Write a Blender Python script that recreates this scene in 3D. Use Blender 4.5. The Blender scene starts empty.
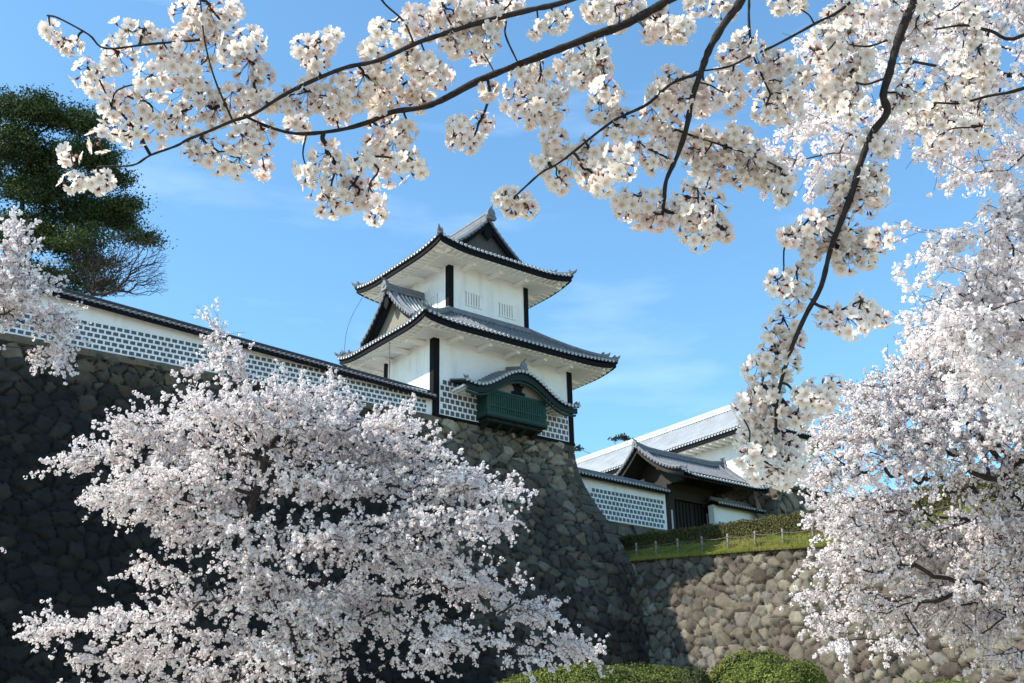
import bpy, math, random
import numpy as np
from mathutils import Vector

random.seed(7)
RNG = np.random.default_rng(7)
sc = bpy.context.scene
COL = sc.collection

# ------------------------------------------------------------------ camera, sky, sun, exposure
FPX, PITCH, ROLL = 1169.6, 0.381, 0.021
cam_d = bpy.data.cameras.new('camera')
cam_d.sensor_width = 36.0
cam_d.lens = FPX / 1024 * 36
cam_d.clip_start, cam_d.clip_end = 0.05, 6000
cam = bpy.data.objects.new('camera', cam_d)
COL.objects.link(cam)
CAM = np.array([0, 0, 1.6])
_c, _s, _cr, _sr = math.cos(PITCH), math.sin(PITCH), math.cos(ROLL), math.sin(ROLL)
_fw = Vector((0, _c, _s)); _rt0 = Vector((1, 0, 0)); _up0 = Vector((0, -_s, _c))
_rt = _rt0 * _cr - _up0 * _sr
_up = _rt0 * _sr + _up0 * _cr
from mathutils import Matrix
cam.matrix_world = Matrix(((_rt.x, _up.x, -_fw.x, 0), (_rt.y, _up.y, -_fw.y, 0), (_rt.z, _up.z, -_fw.z, 1.6), (0, 0, 0, 1)))
sc.camera = cam

TH = 0.903                                     # compass angle of the castle's long axis
SUN_AZ = math.degrees(TH) + 180 + 24           # where the sun stands, clockwise from +Y
SUN_EL = 41.2
SUN_STRENGTH, SKY_STRENGTH, EXPOSURE = 3.1, 0.118, 1.27
world = bpy.data.worlds.new('World')
sc.world = world
world.use_nodes = True
wn, wl = world.node_tree.nodes, world.node_tree.links
wn.clear()
sky = wn.new('ShaderNodeTexSky')
sky.sky_type = 'NISHITA'; sky.sun_disc = False
sky.sun_elevation = math.radians(SUN_EL); sky.sun_rotation = math.radians(SUN_AZ)
sky.altitude = 50; sky.air_density = 1.0; sky.dust_density = 0.6; sky.ozone_density = 2.0
bg = wn.new('ShaderNodeBackground'); bg.inputs['Strength'].default_value = SKY_STRENGTH
out = wn.new('ShaderNodeOutputWorld')
# thin high wisps of cloud low over the roofs
tc = wn.new('ShaderNodeTexCoord')
mp = wn.new('ShaderNodeMapping'); mp.inputs['Scale'].default_value = (2.2, 2.2, 11.0); mp.inputs['Rotation'].default_value = (0.0, 0.12, 0.3)
nz = wn.new('ShaderNodeTexNoise'); nz.inputs['Scale'].default_value = 1.6; nz.inputs['Detail'].default_value = 6; nz.inputs['Roughness'].default_value = 0.55
cr = wn.new('ShaderNodeValToRGB'); cr.color_ramp.elements[0].position = 0.56; cr.color_ramp.elements[1].position = 0.9
cr.color_ramp.elements[0].color = (0, 0, 0, 1); cr.color_ramp.elements[1].color = (0.22, 0.22, 0.22, 1)
mx = wn.new('ShaderNodeMixRGB'); mx.inputs[2].default_value = (6.5, 7.2, 8.2, 1)
wl.new(tc.outputs['Generated'], mp.inputs['Vector']); wl.new(mp.outputs[0], nz.inputs['Vector'])
wl.new(nz.outputs[0], cr.inputs[0]); wl.new(cr.outputs[0], mx.inputs[0])
tint = wn.new('ShaderNodeVectorMath'); tint.operation = 'MULTIPLY'; tint.inputs[1].default_value = (0.72, 1.0, 1.04)   # clear, slightly cyan spring air
wl.new(sky.outputs[0], tint.inputs[0]); wl.new(tint.outputs[0], mx.inputs[1]); wl.new(mx.outputs[0], bg.inputs['Color']); wl.new(bg.outputs[0], out.inputs['Surface'])
sl = bpy.data.lights.new('sun', 'SUN'); sl.energy = SUN_STRENGTH; sl.angle = math.radians(0.53); sl.color = (1.0, 0.94, 0.83)
sun = bpy.data.objects.new('sun', sl); COL.objects.link(sun)
_az, _el = math.radians(SUN_AZ), math.radians(SUN_EL)
sun_dir = Vector((math.sin(_az) * math.cos(_el), math.cos(_az) * math.cos(_el), math.sin(_el)))
sun.rotation_euler = sun_dir.to_track_quat('Z', 'Y').to_euler()
sun.location = sun_dir * 200
sc.view_settings.view_transform = 'Standard'; sc.view_settings.look = 'None'
sc.view_settings.exposure = EXPOSURE; sc.view_settings.gamma = 1.0; sc.view_settings.use_curve_mapping = False
sc.render.engine = 'CYCLES'
cy = sc.cycles
cy.max_bounces = 8; cy.diffuse_bounces = 5; cy.glossy_bounces = 2; cy.transmission_bounces = 6; cy.transparent_max_bounces = 4
cy.caustics_reflective = False; cy.caustics_refractive = False
cy.use_denoising = True; cy.denoiser = 'OPENIMAGEDENOISE'; cy.denoising_prefilter = 'ACCURATE'

# ------------------------------------------------------------------ frames
U = np.array([math.sin(TH), math.cos(TH), 0.0]); V = np.array([-math.cos(TH), math.sin(TH), 0.0])
K = np.array([-3.96, 55.0, 19.85])             # the turret's near bottom corner
ROTZ = math.pi / 2 - TH
def ray(px, py):
    a = (px - 512) / FPX; b = (341.5 - py) / FPX
    x = a * _cr + b * _sr; up = -a * _sr + b * _cr
    return np.array([x, _c - up * _s, _s + up * _c])
def at(px, py, d): return CAM + ray(px, py) * d
def L(a, b, z): return K + a * U + b * V + np.array([0, 0, z])
def to_local(P): P = np.asarray(P) - K; return np.stack([P @ U, P @ V, P[..., 2]], -1)

# ------------------------------------------------------------------ materials
def mat(name, col, rough=0.8, noise=0.0, nscale=3.0, bump=0.0, bscale=20.0, attr=False, metallic=0.0, spec=0.3, trans=0.0, stain=None, bdist=0.02):
    m = bpy.data.materials.new(name); m.use_nodes = True
    n, l = m.node_tree.nodes, m.node_tree.links
    p = n['Principled BSDF']; p.inputs['Roughness'].default_value = rough; p.inputs['Metallic'].default_value = metallic
    p.inputs['Specular IOR Level'].default_value = spec
    o = n['Material Output']
    c = (*col, 1)
    src = None
    if attr:
        a = n.new('ShaderNodeAttribute'); a.attribute_name = 'col'; src = a.outputs['Color']
    g = n.new('ShaderNodeNewGeometry')
    if noise > 0:
        t = n.new('ShaderNodeTexNoise'); t.inputs['Scale'].default_value = nscale; t.inputs['Detail'].default_value = 8; t.inputs['Roughness'].default_value = 0.62
        l.new(g.outputs['Position'], t.inputs['Vector'])
        r = n.new('ShaderNodeMapRange'); r.inputs[1].default_value = 0.25; r.inputs[2].default_value = 0.75
        r.inputs[3].default_value = 1 - noise; r.inputs[4].default_value = 1 + noise * 0.6
        l.new(t.outputs[0], r.inputs[0])
        x = n.new('ShaderNodeVectorMath'); x.operation = 'SCALE'
        if src: l.new(src, x.inputs[0])
        else: x.inputs[0].default_value = col
        l.new(r.outputs[0], x.inputs['Scale']); src = x.outputs[0]
    if stain:
        t2 = n.new('ShaderNodeTexNoise'); t2.inputs['Scale'].default_value = 1.0; t2.inputs['Detail'].default_value = 6
        mp2 = n.new('ShaderNodeMapping'); mp2.inputs['Scale'].default_value = (2.2, 2.2, 0.35)
        l.new(g.outputs['Position'], mp2.inputs['Vector']); l.new(mp2.outputs[0], t2.inputs['Vector'])
        r2 = n.new('ShaderNodeMapRange'); r2.inputs[1].default_value = 0.5; r2.inputs[2].default_value = 0.8; r2.inputs[3].default_value = 0; r2.inputs[4].default_value = stain[1]
        l.new(t2.outputs[0], r2.inputs[0])
        mm = n.new('ShaderNodeMixRGB'); mm.inputs[2].default_value = (*stain[0], 1)
        l.new(r2.outputs[0], mm.inputs[0])
        if src: l.new(src, mm.inputs[1])
        else: mm.inputs[1].default_value = c
        src = mm.outputs[0]
    if src: l.new(src, p.inputs['Base Color'])
    else: p.inputs['Base Color'].default_value = c
    if bump > 0:
        t3 = n.new('ShaderNodeTexNoise'); t3.inputs['Scale'].default_value = bscale; t3.inputs['Detail'].default_value = 6
        l.new(g.outputs['Position'], t3.inputs['Vector'])
        b = n.new('ShaderNodeBump'); b.inputs['Strength'].default_value = bump; b.inputs['Distance'].default_value = bdist
        l.new(t3.outputs[0], b.inputs['Height']); l.new(b.outputs[0], p.inputs['Normal'])
    if trans > 0:
        tr = n.new('ShaderNodeBsdfTranslucent')
        if src: l.new(src, tr.inputs['Color'])
        else: tr.inputs['Color'].default_value = c
        ms = n.new('ShaderNodeMixShader'); ms.inputs[0].default_value = trans
        l.new(p.outputs[0], ms.inputs[1]); l.new(tr.outputs[0], ms.inputs[2]); l.new(ms.outputs[0], o.inputs['Surface'])
    return m
M = dict(
    plaster=mat('white_plaster', (0.81, 0.80, 0.785), 0.85, 0.06, 1.5, 0.12, 30, stain=((0.48, 0.46, 0.42), 0.45)),
    soffit=mat('soffit_plaster', (0.84, 0.825, 0.785), 0.85, 0.08, 2.0),
    black=mat('black_lacquer_board', (0.009, 0.009, 0.011), 0.75, 0.3, 6, spec=0.08),
    tile=mat('lead_roof_tile', (0.17, 0.18, 0.20), 0.6, 0.4, 5.0, 0.15, 25, spec=0.25),
    tileend=mat('pale_tile_end', (0.50, 0.51, 0.52), 0.6, 0.25, 8),
    under=mat('dark_tile_bed', (0.022, 0.024, 0.028), 0.75, 0.3, 4, spec=.1),
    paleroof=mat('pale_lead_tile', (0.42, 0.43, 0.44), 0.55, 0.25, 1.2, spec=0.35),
    slate=mat('slate_wall_tile', (0.075, 0.09, 0.115), 0.5, 0.35, 3.5, spec=0.4),
    green=mat('green_patina_timber', (0.013, 0.052, 0.040), 0.7, 0.4, 4.0, stain=((0.03, 0.06, 0.05), 0.6)),
    darkgreen=mat('dark_green_timber', (0.007, 0.016, 0.013), 0.7, 0.3, 4),
    shaded_cream=mat('shaded_cream_plaster', (0.22, 0.20, 0.165), 0.85, 0.12, 3),  # cream plaster darkened: the recessed gable's shade is put into its colour
    timber=mat('dark_weathered_timber', (0.028, 0.022, 0.018), 0.75, 0.4, 5, 0.2, 30),
    greytimber=mat('grey_weathered_timber', (0.16, 0.155, 0.145), 0.8, 0.35, 5, 0.2, 30),
    bark=mat('cherry_bark', (0.045, 0.035, 0.030), 0.85, 0.5, 14, 0.6, 60, bdist=0.01),
    twig=mat('cherry_twig', (0.03, 0.021, 0.02), 0.8, 0.3, 20),
    boughbark=mat('near_bough_bark', (0.026, 0.02, 0.018), 0.85, 0.7, 55, 0.8, 220, bdist=0.003),
    stone=mat('rampart_stone', (0.2, 0.2, 0.2), 0.9, 0.45, 3.5, 0.6, 14, attr=True, bdist=0.05),
    gravel=mat('pale_bounce_gravel', (0.44, 0.395, 0.32), 0.95, 0.25, 2.0, 0.4, 30),  # unseen ground, made pale to bounce light up under eaves and blossoms
    darktile=mat('dark_lead_tile', (0.05, 0.053, 0.06), 0.65, 0.3, 5, spec=.2),
    earth=mat('earth', (0.09, 0.075, 0.05), 0.95, 0.4, 0.6, 0.5, 5),
    turf=mat('turf', (0.19, 0.20, 0.045), 0.95, 0.45, 1.2, 0.6, 20),
    post=mat('fence_post_wood', (0.25, 0.225, 0.19), 0.8, 0.3, 12),
    rope=mat('fence_rope', (0.13, 0.115, 0.09), 0.9, 0.2, 12),
    petal=mat('cherry_petal', (0.8, 0.8, 0.8), 0.6, attr=True, trans=0.44, spec=0.1),
    farpetal=mat('far_cherry_petal', (0.8, 0.8, 0.8), 0.7, attr=True, trans=0.46, spec=0.05),
    leaf=mat('leaf', (0.05, 0.08, 0.02), 0.6, attr=True, trans=0.25, spec=0.25),
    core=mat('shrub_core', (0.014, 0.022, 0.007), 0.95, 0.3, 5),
    cable=mat('cable', (0.05, 0.05, 0.05), 0.6),
)

# ------------------------------------------------------------------ object helpers
ORIG = {}
def tag(o, label=None, cat=None, group=None, kind=None):
    if label: o['label'] = label
    if cat: o['category'] = cat
    if group: o['group'] = group
    if kind: o['kind'] = kind
    return o
def thing(name, label, cat, base, group=None, castle=True):
    """an Empty at the thing's base; base is in castle coordinates or world coordinates"""
    o = bpy.data.objects.new(name, None); COL.objects.link(o)
    o.empty_display_size = 0.3
    if castle:
        o.location = L(*base); o.rotation_euler = (0, 0, ROTZ)
    else:
        o.location = base
    ORIG[o.name] = np.array(base, float)
    return tag(o, label, cat, group)

class MB:
    def __init__(s): s.v, s.f, s.m = [], [], []
    def add(s, vs, fs, mi=0):
        n = len(s.v); s.v.extend([tuple(map(float, p)) for p in vs])
        for f in fs: s.f.append([i + n for i in f]); s.m.append(mi)
    def box(s, a0, a1, b0, b1, z0, z1, mi=0):
        vs = [(a, b, z) for z in (z0, z1) for b in (b0, b1) for a in (a0, a1)]
        s.add(vs, [(0, 2, 3, 1), (4, 5, 7, 6), (0, 1, 5, 4), (2, 6, 7, 3), (0, 4, 6, 2), (1, 3, 7, 5)], mi)
    def bar(s, p, q, w, h, mi=0, up=(0, 0, 1)):
        p, q = Vector(p), Vector(q); d = (q - p).normalized(); up = Vector(up)
        sd = d.cross(up).normalized() * (w / 2); uu = sd.cross(d).normalized() * (h / 2)
        vs = [x + k * sd + j * uu for x in (p, q) for k, j in ((-1, -1), (1, -1), (1, 1), (-1, 1))]
        s.add(vs, [(3, 2, 1, 0), (4, 5, 6, 7), (0, 1, 5, 4), (1, 2, 6, 5), (2, 3, 7, 6), (3, 0, 4, 7)], mi)
    def tube(s, pts, rad, n=6, mi=0, cap=True):
        pts = [Vector(p) for p in pts]
        if not hasattr(rad, '__len__'): rad = [rad] * len(pts)
        ring = []; ref = Vector((0.13, 0.21, 1)).normalized()
        for i, p in enumerate(pts):
            d = (pts[min(i + 1, len(pts) - 1)] - pts[max(i - 1, 0)])
            if d.length < 1e-9: d = Vector((0, 0, 1))
            d.normalize()
            a = d.cross(ref)
            if a.length < 0.05: a = d.cross(Vector((1, 0, 0)))
            a.normalize(); b = d.cross(a)
            ring.append([p + (a * math.cos(t) + b * math.sin(t)) * rad[i] for t in [2 * math.pi * k / n for k in range(n)]])
        vs = [x for r in ring for x in r]; fs = []
        for i in range(len(pts) - 1):
            for k in range(n):
                k2 = (k + 1) % n
                fs.append((i * n + k, i * n + k2, (i + 1) * n + k2, (i + 1) * n + k))
        if cap:
            fs.append(tuple(range(n))[::-1]); fs.append(tuple((len(pts) - 1) * n + k for k in range(n)))
        s.add(vs, fs, mi)
    def grid(s, P, mi=0, flip=False):
        ny, nx = len(P), len(P[0]); vs = [p for r in P for p in r]; fs = []
        for j in range(ny - 1):
            for i in range(nx - 1):
                f = (j * nx + i, j * nx + i + 1, (j + 1) * nx + i + 1, (j + 1) * nx + i)
                fs.append(f[::-1] if flip else f)
        s.add(vs, fs, mi)
    def prism(s, poly, axis, c0, c1, mi=0):
        """poly in the plane normal to axis ('a' or 'b'): list of (other, z)"""
        n = len(poly)
        def P(x, z, c): return (c, x, z) if axis == 'a' else (x, c, z)
        vs = [P(x, z, c0) for x, z in poly] + [P(x, z, c1) for x, z in poly]
        fs = [tuple(range(n)), tuple(range(2 * n - 1, n - 1, -1))] + [(i, (i + 1) % n, n + (i + 1) % n, n + i) for i in range(n)]
        s.add(vs, fs, mi)
    def build_split(s, name, mats, parent, smooth=False, pad=.05):
        """one object for every piece that stands clear of the others"""
        n = len(s.v); r = list(range(n))
        def find(i):
            while r[i] != i: r[i] = r[r[i]]; i = r[i]
            return i
        for f in s.f:
            a = find(f[0])
            for j in f[1:]: r[find(j)] = a
        V_ = np.array(s.v); root = np.array([find(i) for i in range(n)]); ids = sorted(set(root.tolist()))
        bb = [[V_[root == i].min(0) - pad, V_[root == i].max(0) + pad, {i}] for i in ids]
        ch = True
        while ch:
            ch = False; o = []
            for b in bb:
                for q in o:
                    if (b[0] <= q[1]).all() and (q[0] <= b[1]).all():
                        q[0] = np.minimum(q[0], b[0]); q[1] = np.maximum(q[1], b[1]); q[2] |= b[2]; ch = True; break
                else: o.append(b)
            bb = o
        out_ = []
        for b in bb:
            m = MB(); mp_ = {}
            for f, mi in zip(s.f, s.m):
                if root[f[0]] in b[2]:
                    for j in f:
                        if j not in mp_: mp_[j] = len(m.v); m.v.append(s.v[j])
                    m.f.append([mp_[j] for j in f]); m.m.append(mi)
            out_.append(m.build(name, mats, parent, smooth))
        return out_[0]
    def build(s, name, mats, parent=None, smooth=False, origin=None, castle=True):
        me = bpy.data.meshes.new(name)
        o = bpy.data.objects.new(name, me); COL.objects.link(o)
        og = ORIG[parent.name] if (parent is not None and parent.name in ORIG) else (np.zeros(3) if origin is None else np.array(origin, float))
        ORIG[o.name] = og if parent is not None or origin is not None else np.zeros(3)
        me.from_pydata([tuple(np.array(p) - og) for p in s.v], [], s.f)
        for m in (mats if isinstance(mats, (list, tuple)) else [mats]): me.materials.append(m)
        me.polygons.foreach_set('material_index', s.m)
        if smooth: me.polygons.foreach_set('use_smooth', [True] * len(me.polygons))
        me.update()
        if parent is not None: o.parent = parent
        elif castle: o.location = L(*og); o.rotation_euler = (0, 0, ROTZ)
        else: o.location = og
        return o

def np_mesh(name, verts, loops, sizes, mats, parent=None, cols=None, origin=None, mi=None, smooth=False):
    """mesh from numpy arrays in world coordinates"""
    og = ORIG[parent.name] if parent is not None else (np.zeros(3) if origin is None else np.asarray(origin, float))
    verts = np.asarray(verts, np.float32) - og.astype(np.float32)
    me = bpy.data.meshes.new(name)
    me.vertices.add(len(verts)); me.vertices.foreach_set('co', verts.ravel())
    me.loops.add(len(loops)); me.loops.foreach_set('vertex_index', np.asarray(loops, np.int32))
    sizes = np.asarray(sizes, np.int32); st = np.concatenate([[0], np.cumsum(sizes)[:-1]]).astype(np.int32)
    me.polygons.add(len(sizes)); me.polygons.foreach_set('loop_start', st); me.polygons.foreach_set('loop_total', sizes)
    for m in (mats if isinstance(mats, (list, tuple)) else [mats]): me.materials.append(m)
    if mi is not None: me.polygons.foreach_set('material_index', np.asarray(mi, np.int32))
    if smooth: me.polygons.foreach_set('use_smooth', np.ones(len(sizes), bool))
    me.update(calc_edges=True)
    if cols is not None:
        a = me.color_attributes.new('col', 'FLOAT_COLOR', 'POINT')
        c = np.ones((len(verts), 4), np.float32); c[:, :3] = cols
        a.data.foreach_set('color', c.ravel())
    o = bpy.data.objects.new(name, me); COL.objects.link(o)
    ORIG[o.name] = og
    if parent is not None: o.parent = parent
    else: o.location = og
    return o

def smooth_path(P, k=5):
    P = [np.array(p, float) for p in P]
    Q = [2 * P[0] - P[1]] + P + [2 * P[-1] - P[-2]]
    o = []
    for i in range(1, len(Q) - 2):
        for j in range(k):
            t = j / k; a, b, c, d = Q[i - 1], Q[i], Q[i + 1], Q[i + 2]
            o.append(0.5 * (2 * b + (c - a) * t + (2 * a - 5 * b + 4 * c - d) * t * t + (3 * b - a - 3 * c + d) * t ** 3))
    o.append(P[-1]); return o

# ------------------------------------------------------------------ stone walls
def fbm2(x, y, seed):
    r = np.random.default_rng(seed); o = np.zeros_like(x)
    for k in range(4):
        f = 0.35 * 2 ** k
        for _ in range(3):
            th = r.uniform(0, 6.28); ph = r.uniform(0, 6.28)
            o += np.sin((x * math.cos(th) + y * math.sin(th)) * f * 2 * r.uniform(.7, 1.3) + ph) / (1.7 ** k) / 3
    return o
def voronoi(x, y, cw, ch, seed, jit=0.46):
    r = np.random.default_rng(seed)
    gx, gy = x / cw, y / ch
    ix, iy = np.floor(gx).astype(int), np.floor(gy).astype(int)
    x0, y0 = ix.min() - 3, iy.min() - 3
    nx, ny = ix.max() - x0 + 4, iy.max() - y0 + 4
    jx = r.uniform(-jit, jit, (ny, nx)); jy = r.uniform(-jit, jit, (ny, nx)); wt = r.uniform(-0.22, 0.22, (ny, nx))
    f1 = np.full(x.shape, 9.0); f2 = np.full(x.shape, 9.0); cid = np.zeros(x.shape, int); dx1 = np.zeros(x.shape); dy1 = np.zeros(x.shape)
    for dj in (-2, -1, 0, 1, 2):
        for di in (-2, -1, 0, 1, 2):
            cx, cyy = ix + di - x0, iy + dj - y0
            sh = 0.5 * ((cyy + y0) % 2)
            px = cx + x0 + 0.5 + jx[cyy, cx] + sh - 0.25; py = cyy + y0 + 0.5 + jy[cyy, cx]
            ddx, ddy = gx - px, gy - py
            d = np.sqrt(ddx ** 2 + ddy ** 2) + wt[cyy, cx]
            n1 = d < f1
            f2 = np.where(n1, f1, np.minimum(f2, d)); cid = np.where(n1, cyy * nx + cx, cid)
            dx1 = np.where(n1, ddx, dx1); dy1 = np.where(n1, ddy, dy1); f1 = np.where(n1, d, f1)
    return f1, f2, cid, dx1, dy1
def stone_sheet(name, S, T, pos, nrm, cw, ch, seed, palette, parent, depth=0.16, tint=None, joint=(0.012, 0.011, 0.010), band=None):
    """S x T grid of a dry stone face: bulging stones of their own colour with deep joints"""
    s, t = np.meshgrid(S, T)
    wx = s + 0.10 * fbm2(s, t, seed + 1); wy = t + 0.10 * fbm2(s, t, seed + 2)
    f1, f2, cid, dx, dy = voronoi(wx, wy, cw, ch, seed)
    e = np.clip((f2 - f1) / 0.11, 0, 1); e = e * e * (3 - 2 * e)
    r = np.random.default_rng(seed + 5); n = cid.max() + 1
    tx, ty, hh = r.normal(0, 0.10, n), r.normal(0, 0.12, n), r.normal(0, 0.035, n)
    h = depth * (e - 1) + e * (tx[cid] * dx * cw + ty[cid] * dy * ch + hh[cid]) + 0.02 * fbm2(s * 6, t * 6, seed + 3) * e
    for _ in range(2):                                     # chipped facets
        fa = r.uniform(0, 2 * math.pi, n)[cid]; off = r.uniform(.02, .22, n)[cid]
        h -= e * cw * .24 * np.maximum(0, np.cos(fa) * dx + np.sin(fa) * dy - off)
    h += .012 * fbm2(s * 17, t * 17, seed + 31) * e
    P = pos(s, t); N = nrm(s, t)
    P = P + N * h[..., None]
    pal = np.array(palette); c = pal[r.integers(0, len(pal), n)] * r.uniform(0.65, 1.35, (n, 1))
    c = c * np.array([1.0, 1.0, 1.0] if seed == 21 else [1.06, 1.0, .92])
    c = c[cid] * (0.86 + 0.16 * fbm2(s * 3, t * 3, seed + 9) + 0.16 * fbm2(s * .6, t * .6, seed + 10))[..., None]
    lich = np.clip((fbm2(s * 2.2, t * 2.2, seed + 14) - .42) * 4, 0, 1)[..., None] * r.uniform(0, 1, n)[cid][..., None]
    c = c * (1 - .5 * lich) + .5 * lich * (c * .5 + np.array([.105, .105, .085]))
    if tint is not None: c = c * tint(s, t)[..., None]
    j = np.clip((f2 - f1 - .035) / 0.07, 0, 1)[..., None]
    c = np.array(joint) * (1 - j) + c * j
    ny, nx = s.shape
    idx = np.arange(ny * nx).reshape(ny, nx)
    q = np.stack([idx[:-1, :-1], idx[:-1, 1:], idx[1:, 1:], idx[1:, :-1]], -1).reshape(-1, 4)
    W3 = K + P[..., 0:1] * U + P[..., 1:2] * V + P[..., 2:3] * np.array([0, 0, 1.0])
    og = ORIG[parent.name]
    # parent is a castle-frame Empty: mesh data stay in castle axes
    o = np_mesh_local(name, P.reshape(-1, 3), q, M['stone'], parent, c.reshape(-1, 3))
    return o
def np_mesh_local(name, verts, quads, m, parent, cols):
    og = ORIG[parent.name]; me = bpy.data.meshes.new(name)
    v = (verts - og).astype(np.float32)
    me.vertices.add(len(v)); me.vertices.foreach_set('co', v.ravel())
    me.loops.add(quads.size); me.loops.foreach_set('vertex_index', quads.ravel().astype(np.int32))
    me.polygons.add(len(quads)); me.polygons.foreach_set('loop_start', (np.arange(len(quads)) * quads.shape[1]).astype(np.int32))
    me.polygons.foreach_set('loop_total', np.full(len(quads), quads.shape[1], np.int32))
    me.polygons.foreach_set('use_smooth', np.ones(len(quads), bool))
    me.materials.append(m); me.update(calc_edges=True)
    a = me.color_attributes.new('col', 'FLOAT_COLOR', 'POINT'); c = np.ones((len(v), 4), np.float32); c[:, :3] = cols
    a.data.foreach_set('color', c.ravel())
    o = bpy.data.objects.new(name, me); COL.objects.link(o); o.parent = parent; ORIG[o.name] = og
    return o

W_, D_ = 9.136, 4.674
def ztop(a): return np.where(a < 0, -0.06 + 0.019 * a, 0.0)
def flare(h): h = np.maximum(h, 0); return np.where(h < 4, 0.065 * h * h, 1.04 + (h - 4) * 0.37)
def dflare(h): h = np.maximum(h, 0); return np.where(h < 4, 0.13 * h, 0.37)
FOOT = -15.2
rp = thing('stone_rampart', 'tall dark dry stone rampart carrying the white turret and the long white wall', 'stone wall', (0, -7, FOOT))
def fpos(s, t):
    z = ztop(s) - t
    return np.stack([s, -flare(t), z], -1)
def fnrm(s, t):
    d = dflare(t); k = 1 / np.sqrt(1 + d * d)
    return np.stack([0 * s, -k, d * k], -1)
S = np.concatenate([np.arange(-46, -23, 0.2), np.arange(-23, W_ + 8.5, 0.075)])
T = np.arange(0, 15.3, 0.075)
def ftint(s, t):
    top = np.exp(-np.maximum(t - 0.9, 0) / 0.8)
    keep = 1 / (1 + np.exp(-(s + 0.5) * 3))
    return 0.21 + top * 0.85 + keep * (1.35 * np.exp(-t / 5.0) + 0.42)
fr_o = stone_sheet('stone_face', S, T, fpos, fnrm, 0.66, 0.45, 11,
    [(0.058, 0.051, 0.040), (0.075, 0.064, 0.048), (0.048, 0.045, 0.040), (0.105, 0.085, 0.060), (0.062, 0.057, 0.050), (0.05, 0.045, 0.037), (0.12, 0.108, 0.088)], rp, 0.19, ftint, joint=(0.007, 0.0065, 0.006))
# the face must stop at the turret's flared corner: cut what lies outside
me = fr_o.data
import bmesh
bm = bmesh.new(); bm.from_mesh(me)
og = ORIG[rp.name]
kill = [v for v in bm.verts if v.co.x + og[0] > W_ + float(flare(-(v.co.z + og[2]))) + 0.06]
bmesh.ops.delete(bm, geom=kill, context='VERTS'); bm.to_mesh(me); bm.free()
# the turret's return face (towards the gate)
def rpos(s, t): return np.stack([W_ + flare(t), s - flare(t), -t], -1)
def rnrm(s, t):
    d = dflare(t); k = 1 / np.sqrt(1 + d * d); return np.stack([k + 0 * s, 0 * s, d * k], -1)
stone_sheet('stone_face', np.arange(0, 13, 0.12), T[::1], rpos, rnrm, 0.9, 0.62, 13, [(0.07, 0.064, 0.052), (0.09, 0.08, 0.062), (0.06, 0.058, 0.054)], rp, 0.12)
# corner quoins
mb = MB()
z = 0.0; k = 0
while z > -13:
    h = random.uniform(0.40, 0.72); z1 = z - h + 0.012
    a, b = (random.uniform(.75, 1.1), .55) if k % 2 == 0 else (random.uniform(.4, .6), 1.0)
    x0, x1 = W_ + float(flare(-z)), W_ + float(flare(-z1)); y0, y1 = -float(flare(-z)), -float(flare(-z1))
    e = 0.012 + random.uniform(0, 0.02)
    vs = []
    for zz, xx, yy in ((z1, x1, y1), (z, x0, y0)):
        vs += [(xx + e - a, yy - e, zz), (xx + e, yy - e, zz), (xx + e, yy - e + b, zz), (xx + e - a, yy - e + b, zz)]
    mb.add(vs, [(3, 2, 1, 0), (4, 5, 6, 7), (0, 1, 5, 4), (1, 2, 6, 5), (2, 3, 7, 6), (3, 0, 4, 7)])
    z -= h; k += 1
q = mb.build('corner_stones', mat('corner_stone', (0.075, 0.065, 0.05), 0.9, 0.6, 1.6, 0.6, 14, bdist=0.05), rp)
bv = q.modifiers.new('bevel', 'BEVEL'); bv.width = .045; bv.segments = 2
# flat dressed cap course on top of the rampart and the fill behind it
mb = MB()
for k in range(-46, 0): mb.box(k, k + 0.985, -0.03 , 1.2, ztop(np.array(k + .5)) - 0.30, ztop(np.array(k + .5)) - 0.0)
mb.build('cap_course', mat('cap_stone', (0.13, 0.105, 0.075), 0.9, 0.45, 2.0, 0.4, 12), rp)

# castle ground behind the ramparts
mb = MB()
mb.box(-80, W_ - 0.3, 0.9, 70, -1.6, -0.9)
mb.box(W_ - 0.3, 60, 8.5, 70, -6.0, -3.4)
tag(mb.build('castle_ground', M['gravel'], None), kind='structure')

# the low retaining wall on the right and its terrace
UW = 11.1
def rz(b): return np.interp(b, [-40, -14, -10, -6, -1.6, 6], [-8.6, -7.85, -7.35, -6.9, -6.4, -6.0])
rw = thing('retaining_wall', 'sunlit low stone retaining wall below the hedge and rope fence', 'stone wall', (UW, -10, FOOT))
def wpos(s, t):
    z = rz(-s) - t; return np.stack([UW - 0.18 * t - 0.004 * t * t, -s, z], -1)
def wnrm(s, t): return np.stack([-0.98 + 0 * s, 0 * s, 0.2 + 0 * s], -1)
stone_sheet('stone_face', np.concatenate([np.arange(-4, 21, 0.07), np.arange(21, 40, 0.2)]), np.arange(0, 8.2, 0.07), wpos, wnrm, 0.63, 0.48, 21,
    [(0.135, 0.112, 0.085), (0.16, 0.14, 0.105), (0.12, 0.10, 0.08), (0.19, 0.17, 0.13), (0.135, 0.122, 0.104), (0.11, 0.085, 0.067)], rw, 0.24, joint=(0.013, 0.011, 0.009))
def tz(a, b):
    """terrace height"""
    base = rz(b); k = np.clip((a - UW) / 2.2, 0, 1)
    far = np.clip((a - 13.5) / 5, 0, 1)
    return base + 0.02 + 0.95 * k * k * (3 - 2 * k) + far * (-4.4 - base - 0.95) * np.clip((b + 6) / 6, 0.35, 1)
mb = MB()
As = np.concatenate([np.linspace(UW - 0.05, 14, 16), np.linspace(15, 45, 14)]); Bs = np.linspace(9, -40, 70)
mb.grid([[(a, b, float(tz(a, b))) for a in As] for b in Bs], 0, True)
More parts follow.
